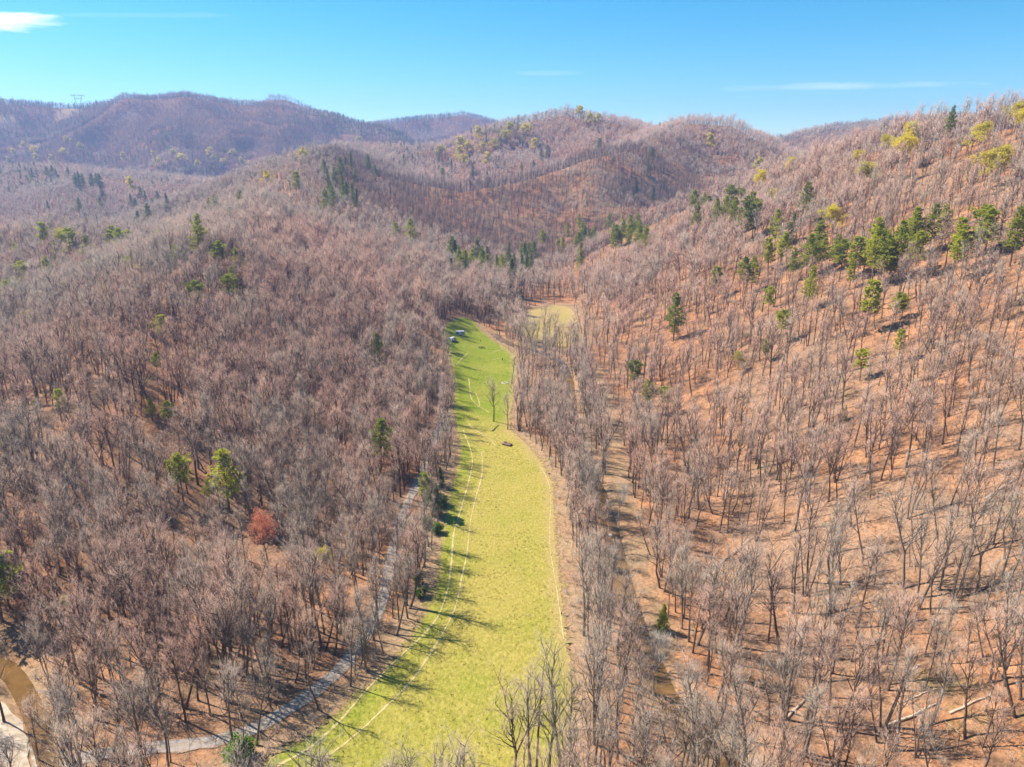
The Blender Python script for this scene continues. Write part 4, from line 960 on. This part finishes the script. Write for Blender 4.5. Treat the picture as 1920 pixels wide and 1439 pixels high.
for u, v, h, lab in [(503,1060,15.5,'red budding tree standing out among bare trees on left slope'), (752,640,8,'small reddish budding tree above the road near the meadow top')]:
    q = hit(u, v); e = bpy.data.objects.new('red_budding_tree', None); COL.objects.link(e); e.location = q; e.scale = [h / 17] * 3
    link('trunk', RED[0], e)['own_tint'] = .4; link('crown', RED[1], e)['own_tint'] = .5; tag(e, lab, 'tree')
# ------------------------------------------------------------------ green bushes
def bush(u, v, r_, tone, lab, seed):
    q = hit(u, v); r = np.random.default_rng(seed); n_ = 2600
    d = r.normal(0, 1, (n_, 3)); d /= np.linalg.norm(d, axis=1, keepdims=True); rad = r.uniform(0.25, 1, (n_, 1)) ** 0.35
    lump = 0.9 + 0.42 * np.sin(d[:, :1] * 5 + seed) * np.cos(d[:, 1:2] * 4 + seed) + 0.22 * np.sin(d[:, 2:3] * 6 + 2 * seed) + 0.10 * r.normal(0, 1, (n_, 1))
    c = d * rad * lump * r_ * np.array([1, 1, 1.05]) + np.array([0, 0, r_ * 0.95]); c = c[c[:, 2] > 0.05]
    V, Fq = leaf_faces(r, c, 0.38 * r_ / 2); st = Tubes()
    for k in range(7): 
        p = np.array([0, 0, -.2]); grow(r, p, unit(np.array([r.normal(0, .5), r.normal(0, .5), 1])), r_ * 1.3, 0.06, 3, 0, .1, st, .3)
    sv, sf = prism(st.arr(), 4)
    e = bpy.data.objects.new('evergreen_bush', None); COL.objects.link(e); e.location = q
    link('foliage', mesh_np('bush_foliage', V, [(Fq, 0)], [m_bush]), e)['own_tint'] = tone; link('stems', mesh_np('bush_stems', sv, [(sf, 0)], [m_trunk]), e)['own_tint'] = .4
    tag(e, lab, 'bush')
bush(450, 1424, 2.6, 0.9, 'round bright green bush between gravel road and meadow corner', 1)
bush(786, 1096, 1.3, 0.6, 'small green bush by the gravel road bend', 3)
bush(820, 1000, 1.8, 0.45, 'dark green bush on the left rim of the meadow', 4)
bush(828, 948, 2.2, 0.5, 'large dark bush on the left rim above the dark green bush', 6)
bush(800, 990, 1.9, 0.5, 'olive bush between the gravel road and the dark bushes', 8)
bush(806, 945, 2.3, 0.7, 'yellow green round bush beside the gravel road', 9)
bush(790, 1120, 1.5, 0.3, 'low olive bush near the road bend', 10)

# ------------------------------------------------------------------ fallen logs
LOGS = [(1347,1060,1423,997,0.22,0,'long grey fallen log leaning up the right slope above the creek'),(1477,1347,1530,1290,0.26,0,'fallen log near the bottom of the right slope, left of the stump clump'),
 (1663,1363,1757,1320,0.30,0,'thick pale fallen log beside the three-stemmed tree, bottom right'),(1780,1340,1860,1303,0.26,0,'pale fallen log right of the thick one, bottom right'),(1707,1313,1757,1290,0.18,0,'thin pale fallen log just above the thick one, bottom right'),
 (1703,1267,1723,1247,0.25,0,'short broken log on orange ground, lower right'),(1347,867,1397,837,0.30,0,'pale fallen log half way up the right slope above the creek'),(1847,937,1920,890,0.32,0,'long bleached fallen trunk at the right edge of the picture'),
 (1557,857,1587,840,0.20,0,'short pale fallen log in the middle of the right slope'),(1570,740,1597,728,0.22,1,'dark fallen log in the middle of the upper right slope'),(1733,647,1783,627,0.24,1,'dark fallen log near the evergreen band, right slope'),
 (1713,337,1780,320,0.30,1,'long dark fallen trunk high on the right slope'),(1607,380,1667,367,0.30,1,'dark fallen trunk high on the right slope, below the longer one'),(1072,612,1086,602,0.35,1,'dark fallen log at the edge of the far clearing'),
 (923,809,935,798,0.30,1,'broken log on bare earth at the waist of the meadow'),(167,1127,240,1120,0.13,0,'thin white fallen stem on the lower left slope'),(1900,1215,1935,1180,0.22,0,'fallen log cut off by the right edge, lower right'),
 (1300,1395,1350,1372,0.2,0,'pale log lying across the creek near the bottom edge'),(290,1050,330,1075,0.2,1,'dark fallen log on the lower left slope left of the red tree'),(1420,620,1440,610,0.2,1,'small dark log below the evergreen band')]
for i, (a, b, c, d_, r_, dk, lab) in enumerate(LOGS):
    p, q = hit(a, b), hit(c, d_); r = np.random.default_rng(900 + i); T = Tubes(); n_ = 6; Lg = np.linalg.norm(q - p)
    if Lg > 26: q = p + (q - p) * 26 / Lg
    t = np.linspace(0, 1, n_ + 1); pts = p[None] * (1 - t[:, None]) + q[None] * t[:, None]; pts[:, :2] += r.normal(0, .12, (n_ + 1, 2)); pts[:, 2] = np.maximum(terrain(pts[:, 0], pts[:, 1]) + r_ * 0.7, pts[:, 2] * 0 + np.interp(t, [0, 1], [p[2], q[2]]) + r_ * 0.6)
    for k in range(n_): T.add(pts[k] - p, pts[k + 1] - p, r_ * (1.15 - .7 * t[k]), r_ * (1.15 - .7 * t[k + 1]))
    e = bpy.data.objects.new('fallen_log', None); COL.objects.link(e); e.location = p
    V, Fq = prism(T.arr(), 8); mt = m_logd if dk else m_log
    link('stem', mesh_np('log_stem', V, [(Fq, 0)], [mt]), e)
    S_ = Tubes()
    for k in range(5):
        j = r.integers(2, n_); grow(r, pts[j] - p, unit(side(r, q - p, .8) * np.array([1, 1, .6]) + np.array([0, 0, .25])), r.uniform(.8, 2.2), r_ * .28, 2, 0, .1, S_, .3)
    V, Fq = prism(S_.arr(), 4); link('broken_branches', mesh_np('log_branches', V, [(Fq, 0)], [mt]), e); tag(e, lab, 'log')

# ------------------------------------------------------------------ man-made things
def box(c, s, rz=0.0):
    x, y, z = [q / 2 for q in s]; V = np.array([[-x,-y,-z],[x,-y,-z],[x,y,-z],[-x,y,-z],[-x,-y,z],[x,-y,z],[x,y,z],[-x,y,z]]); 
    Rm_ = np.array([[math.cos(rz), -math.sin(rz), 0], [math.sin(rz), math.cos(rz), 0], [0, 0, 1]])
    return V @ Rm_.T + np.array(c), np.array([[0,3,2,1],[4,5,6,7],[0,1,5,4],[1,2,6,5],[2,3,7,6],[3,0,4,7]])
def mk(name, parts, m, parent, bev=0.0):
    V, Fs = join([(*p, 0) for p in parts]); o = link(name, mesh_np(name, V, Fs, [m]), parent)
    if bev: b_ = o.modifiers.new('bevel', 'BEVEL'); b_.width = bev; b_.segments = 2
    return o
def extrude_profile(prof, w):
    """profile in x-z, extruded along y"""
    n_ = len(prof); V = np.array([[x, -w / 2, z] for x, z in prof] + [[x, w / 2, z] for x, z in prof]); i = np.arange(n_); j = (i + 1) % n_
    return V, np.stack([i, j, j + n_, i + n_], 1), n_
def wheel(parent, x, y, r_, w):
    a = np.linspace(0, 2 * math.pi, 17)[:-1]
    def cyl(rad, wd):
        V = np.array([[rad * math.cos(q), s_ * wd / 2, rad * math.sin(q)] for s_ in (-1, 1) for q in a]); i = np.arange(16); j = (i + 1) % 16
        return V, [(np.stack([i, j, j + 16, i + 16], 1), 0), (np.array([np.arange(16)[::-1], np.arange(16, 32)]), 0)]
    V, Fs = cyl(r_, w); o = link('wheel', mesh_np('tyre', V, Fs, [m_rubber]), parent, (x, y, r_)); V, Fs = cyl(r_ * .55, w * 1.06); link('rim', mesh_np('rim', V, Fs, [m_steel]), o)
def camper(q, rz, L, W_, Hh, lab, towed):
    e = bpy.data.objects.new('camper_trailer' if towed else 'camper_van', None); COL.objects.link(e); e.location = (q[0], q[1], q[2] + .1); e.rotation_euler = (0, 0, rz)
    if towed: prof = [(-L/2, .55), (-L/2, Hh - .35), (-L/2 + .35, Hh - .08), (L/2 - .5, Hh - .08), (L/2, Hh - .75), (L/2 - .12, .55)]
    else: prof = [(-L/2, .45), (-L/2, Hh - .12), (L/2 - 1.5, Hh - .12), (L/2 - .95, 1.25), (L/2 - .05, 1.05), (L/2, .45)]
    V, Fq, n_ = extrude_profile(prof, W_); o = link('body', mesh_np('body', V, [(Fq, 0), (np.array([np.arange(n_)]), 0), (np.array([np.arange(n_, 2 * n_)[::-1]]), 0)], [m_side]), e)
    b_ = o.modifiers.new('bevel', 'BEVEL'); b_.width = .06; b_.segments = 2
    x0, x1 = (-L/2 + .28, L/2 - .52) if towed else (-L/2 + .02, L/2 - 1.5)
    mk('roof', [box(((x0 + x1) / 2, 0, Hh - .02), (x1 - x0, W_ - .06, .10))], m_white, e, .03); mk('roof_vent', [box((x0 + 1.2, 0, Hh + .12), (.5, .5, .18))], m_white, e, .02)
    for s_ in (-1, 1):
        for k, xw in enumerate(np.linspace(x0 + .9, x1 - .8, 3)):
            if s_ == -1 and k == 1: continue
            mk('window', [box((xw, s_ * (W_ / 2 + .005), Hh * .64), (.95, .04, .55))], m_glass, e, .01)
        for xw in ((-L * .16, L * .02) if towed else (-L * .30, L * .30)): wheel(e, xw, s_ * (W_ / 2 - .15), .36, .24)
    d_ = mk('door', [box(((x0 + x1) / 2, -(W_ / 2 + .01), Hh * .48), (.75, .03, Hh * .62))], m_white, e, .01); mk('handle', [box(((x0 + x1) / 2 + .28, -(W_ / 2 + .045), Hh * .46), (.12, .04, .05))], m_dark, d_)
    if towed: mk('hitch', [box((L/2 + .55, 0, .55), (1.2, .12, .12)), box((L/2 + .55, .3, .55), (1.15, .1, .1), -.25), box((L/2 + .55, -.3, .55), (1.15, .1, .1), .25), box((L/2 + 1.0, 0, .28), (.08, .08, .5))], m_steel, e)
    else:
        mk('windscreen', [box((L/2 - 1.18, 0, (Hh + 1.2) / 2 - .02), (.06, W_ * .86, .7))], m_glass, e); 
        for s_ in (-1, 1): mk('headlight', [box((L/2 - .01, s_ * W_ * .36, .85), (.08, .28, .18))], m_white, e, .02)
    mk('bumper', [box((-L/2 - .06, 0, .5), (.14, W_ * .95, .18))], m_steel, e, .02); tag(e, lab, 'camper' if towed else 'van')
camper(hit(863, 629), R(3), 6.0, 2.3, 2.75, 'white-roofed camper trailer with shaded blue grey body parked broadside at the top of meadow', True)
camper(hit(849, 640), R(62), 5.2, 2.1, 2.45, 'white-roofed van with shaded blue grey body parked end-on below the trailer', False)
# wooden platform
q = hit(951, 835); e = bpy.data.objects.new('wooden_platform', None); COL.objects.link(e); e.location = (q[0], q[1], q[2] + .1); e.rotation_euler = (0, 0, R(-28))
for k in range(9): mk('plank', [box((-1.72 + k * .43, 0, .62 + .012 * (k % 3)), (.40, 2.4, .07))], m_wood, e)
for s_ in (-1, 1): mk('skid', [box((0, s_ * .9, .29), (3.9, .22, .58))], m_wood, e, .02)
mk('raised_box', [box((-1.35, .75, .86), (1.0, .7, .38))], m_wood, e, .02); tag(e, 'low brown wooden platform lying in the middle of the meadow', 'platform')
def picnic(q, rz, lab):
    e = bpy.data.objects.new('picnic_table', None); COL.objects.link(e); e.location = (q[0], q[1], q[2] + .08); e.rotation_euler = (0, 0, rz)
    for k in range(4): mk('table_plank', [box((0, -.33 + k * .22, .76), (2.0, .2, .05))], m_dark, e)
    for s_ in (-1, 1):
        mk('bench_seat', [box((0, s_ * .72, .45), (2.0, .28, .05))], m_dark, e)
        mk('leg_frame', [box((s_ * .75, 0, .42), (.08, 1.6, .08)), box((s_ * .75, .38, .38), (.08, .08, .75)), box((s_ * .75, -.38, .38), (.08, .08, .75))], m_dark, e)
    tag(e, lab, 'table')
picnic(hit(900, 653), .2, 'dark picnic table on the upper meadow, the left one of a pair'); picnic(hit(906, 653), -.4, 'dark picnic table on the upper meadow, the right one of a pair')
# privy-like dark box at the left rim
q = hit(818, 652); e = bpy.data.objects.new('small_shed', None); COL.objects.link(e); e.location = (q[0], q[1], q[2]); e.rotation_euler = (0, 0, .3)
mk('wall', [box((0, 0, 1.0), (1.3, 1.3, 2.0))], m_dark, e); mk('roof', [box((0, -.05, 2.05), (1.6, 1.7, .09))], m_dark, e); mk('door', [box((0, -.665, .95), (.75, .04, 1.75))], m_wood, e); tag(e, 'small dark shed at the left rim of the upper meadow', 'shed')
# row of brown logs on bare earth
for k, (u, v, a, L_) in enumerate([(843,668,.3,2.6),(850,664,0,3.2),(857,664,-.1,3.0),(864,666,-.4,2.6)]):
    q = hit(u, v); V, Fq = prism(np.array([[-L_/2,0,0,L_/2,0,0,.34,.28]]), 10); e = bpy.data.objects.new('bench_log', None); COL.objects.link(e); e.location = (q[0], q[1], q[2] + .35); e.rotation_euler = (0, 0, a)
    link('bark_stem', mesh_np('bench_log', V, [(Fq, 0)], [m_wood]), e)
    for s_ in (-1, 1):
        Vd, Fd = prism(np.array([[s_ * (L_/2 - .02),0,0,s_ * (L_/2 + .02),0,0,.30,.30]]), 10); nn_ = len(Vd) // 2
        link('cut_end', mesh_np('cut_end', Vd, [(Fd, 0), (np.array([np.arange(nn_)[::-1], np.arange(nn_, 2 * nn_)]), 0)], [m_log]), e)
    tag(e, ['leftmost', 'second', 'third', 'rightmost'][k] + ' brown log of the row lying on the upper meadow', 'log', 'row of brown logs on the upper meadow')
def rock(q, r_, seed, m, name, lab, cat, group=None, sq=.7):
    r = np.random.default_rng(seed); nu, nv = 14, 9; V = []
    for j in range(nv):
        ph = math.pi * j / (nv - 1)
        for i in range(nu):
            th = 2 * math.pi * i / nu; d = np.array([math.sin(ph) * math.cos(th), math.sin(ph) * math.sin(th), math.cos(ph)]); k = 1 + .18 * math.sin(3 * d[0] + seed) + .14 * math.sin(4 * d[1] - seed) + .1 * math.sin(5 * d[2] + 2 * seed)
            V.append(d * r_ * k * np.array([1.2, 1, sq]))
    Fq = [[j * nu + i, (j + 1) * nu + i, (j + 1) * nu + (i + 1) % nu, j * nu + (i + 1) % nu] for j in range(nv - 1) for i in range(nu)]
    o = link(name, mesh_np(name, np.array(V), [(np.array(Fq), 0)], [m]), None, (q[0], q[1], q[2] + r_ * sq * .45)); tag(o, lab, cat, group); return o
rock(hit(1106, 667), 1.9, 3, m_stone, 'boulder', 'large pale boulder among bare trees on the far creek bank', 'boulder')
rock(hit(1077, 656), 1.1, 5, m_stone, 'boulder', 'flat pale boulder by the creek left of the large one', 'boulder', None, .4)
rock(hit(1145, 1000), 0.9, 8, m_stone, 'boulder', 'pale boulder in the creek beside the lower meadow', 'boulder')
q = hit(946, 719)
for k in range(9):
    a = k * .7; rock((q[0] + 1.5 * math.cos(a), q[1] + 1.5 * math.sin(a), q[2] + .08), .38, 20 + k, m_stone, 'ring_stone', 'pale stone of the fire ring on the upper meadow', 'stone', 'stones of the fire ring')
for u, v, h, lab in [(942,676,1.5,'dark upright post on the upper meadow beside the pale scrape'),(894,620,.8,'low dark stump at the far tip of the meadow'),(901,641,.7,'low dark stump above the picnic tables')]:
    q = hit(u, v); A = np.array([[0,0,-.2,0,0,h*.6,.26,.22],[0,0,h*.6,.04,0,h,.22,.19]]); V, Fq = prism(A, 9); o = link('stump', mesh_np('stump', V, [(Fq, 0), (np.array([np.arange(27, 36)]), 0)], [m_dark]), None, q); tag(o, lab, 'stump')
# power pylon on the far ridge
q = hit(155, 203); 
if q is None: q = np.array([-1400, 2460, 270.])
e = bpy.data.objects.new('power_pylon', None); COL.objects.link(e); e.location = (q[0], q[1], q[2]); e.rotation_euler = (0, 0, R(28))
Hp = 43.0
def lattice(p0, p1, w, n_):
    T = Tubes(); p0, p1 = np.array(p0, float), np.array(p1, float); d = unit(p1 - p0); u_ = unit(np.cross(d, [0, 1, 0.01])); w_ = np.cross(d, u_); cs = [u_ + w_, u_ - w_, -u_ - w_, -u_ + w_]
    for c in cs: T.add(p0 + c * w, p1 + c * w, .28, .28)
    for k in range(n_):
        a, b = p0 + (p1 - p0) * k / n_, p0 + (p1 - p0) * (k + 1) / n_
        for i in range(4): T.add(a + cs[i] * w, b + cs[(i + 1) % 4] * w, .14, .14)
    return prism(T.arr(), 4)
for s_ in (-1, 1): mk('leg', [lattice((s_ * 2, 0, 0), (s_ * 11, 0, Hp), .7, 12)], m_steel, e)
mk('crossarm', [lattice((-20, 0, Hp), (20, 0, Hp), .7, 14)], m_steel, e); mk('tie_beam', [lattice((-9.5, 0, Hp * .76), (9.5, 0, Hp * .76), .5, 6)], m_steel, e)
for xk in (-18, 0, 18): mk('insulator', [prism(np.array([[xk,0,Hp-.8,xk,0,Hp-6,.28,.28]]), 6)], m_steel, e)
tag(e, 'steel lattice power pylon on the far left ridge', 'pylon')

# ------------------------------------------------------------------ haze
m_haze = bpy.data.materials.new('haze'); m_haze.use_nodes = True; hn, hl = m_haze.node_tree.nodes, m_haze.node_tree.links
for n in list(hn): hn.remove(n)
ho = hn.new('ShaderNodeOutputMaterial'); pv = hn.new('ShaderNodeVolumePrincipled'); pv.inputs['Color'].default_value = (0.36, 0.52, 1.0, 1); pv.inputs['Density'].default_value = 0.00016; pv.inputs['Anisotropy'].default_value = 0.25
hl.new(pv.outputs[0], ho.inputs['Volume'])
V, Fq = box((0, 1840, 190), (5900, 4160, 392)); tag(link('haze', mesh_np('haze', V, [(Fq, 0)], [m_haze])), 'thin blue haze in the valley air', kind='stuff')

# ------------------------------------------------------------------ tell look-alikes apart by their order in view
ORD = ['first', 'second', 'third', 'fourth', 'fifth', 'sixth', 'seventh', 'eighth', 'ninth', 'tenth', 'eleventh', 'twelfth']
ORD += ['thirteenth', 'fourteenth', 'fifteenth', 'sixteenth', 'seventeenth', 'eighteenth']
CNT = ['', 'one', 'two', 'three', 'four', 'five', 'six', 'seven', 'eight', 'nine', 'ten', 'eleven', 'twelve', 'thirteen', 'fourteen', 'fifteen', 'sixteen', 'seventeen', 'eighteen']
by_label = {}
for o in scene.objects:
    if o.parent is None and 'label' in o and 'category' in o: by_label.setdefault(o['label'], []).append(o)
for lab, obs in by_label.items():
    if 1 < len(obs) <= 18 and len(lab.split()) <= 13 and obs[0].name[:4] != 'ring':
        us = project([tuple(o.location) for o in obs])[0]
        for r_, i in enumerate(np.argsort(us)): obs[i]['label'] = lab + ', %s from left' % ORD[r_]
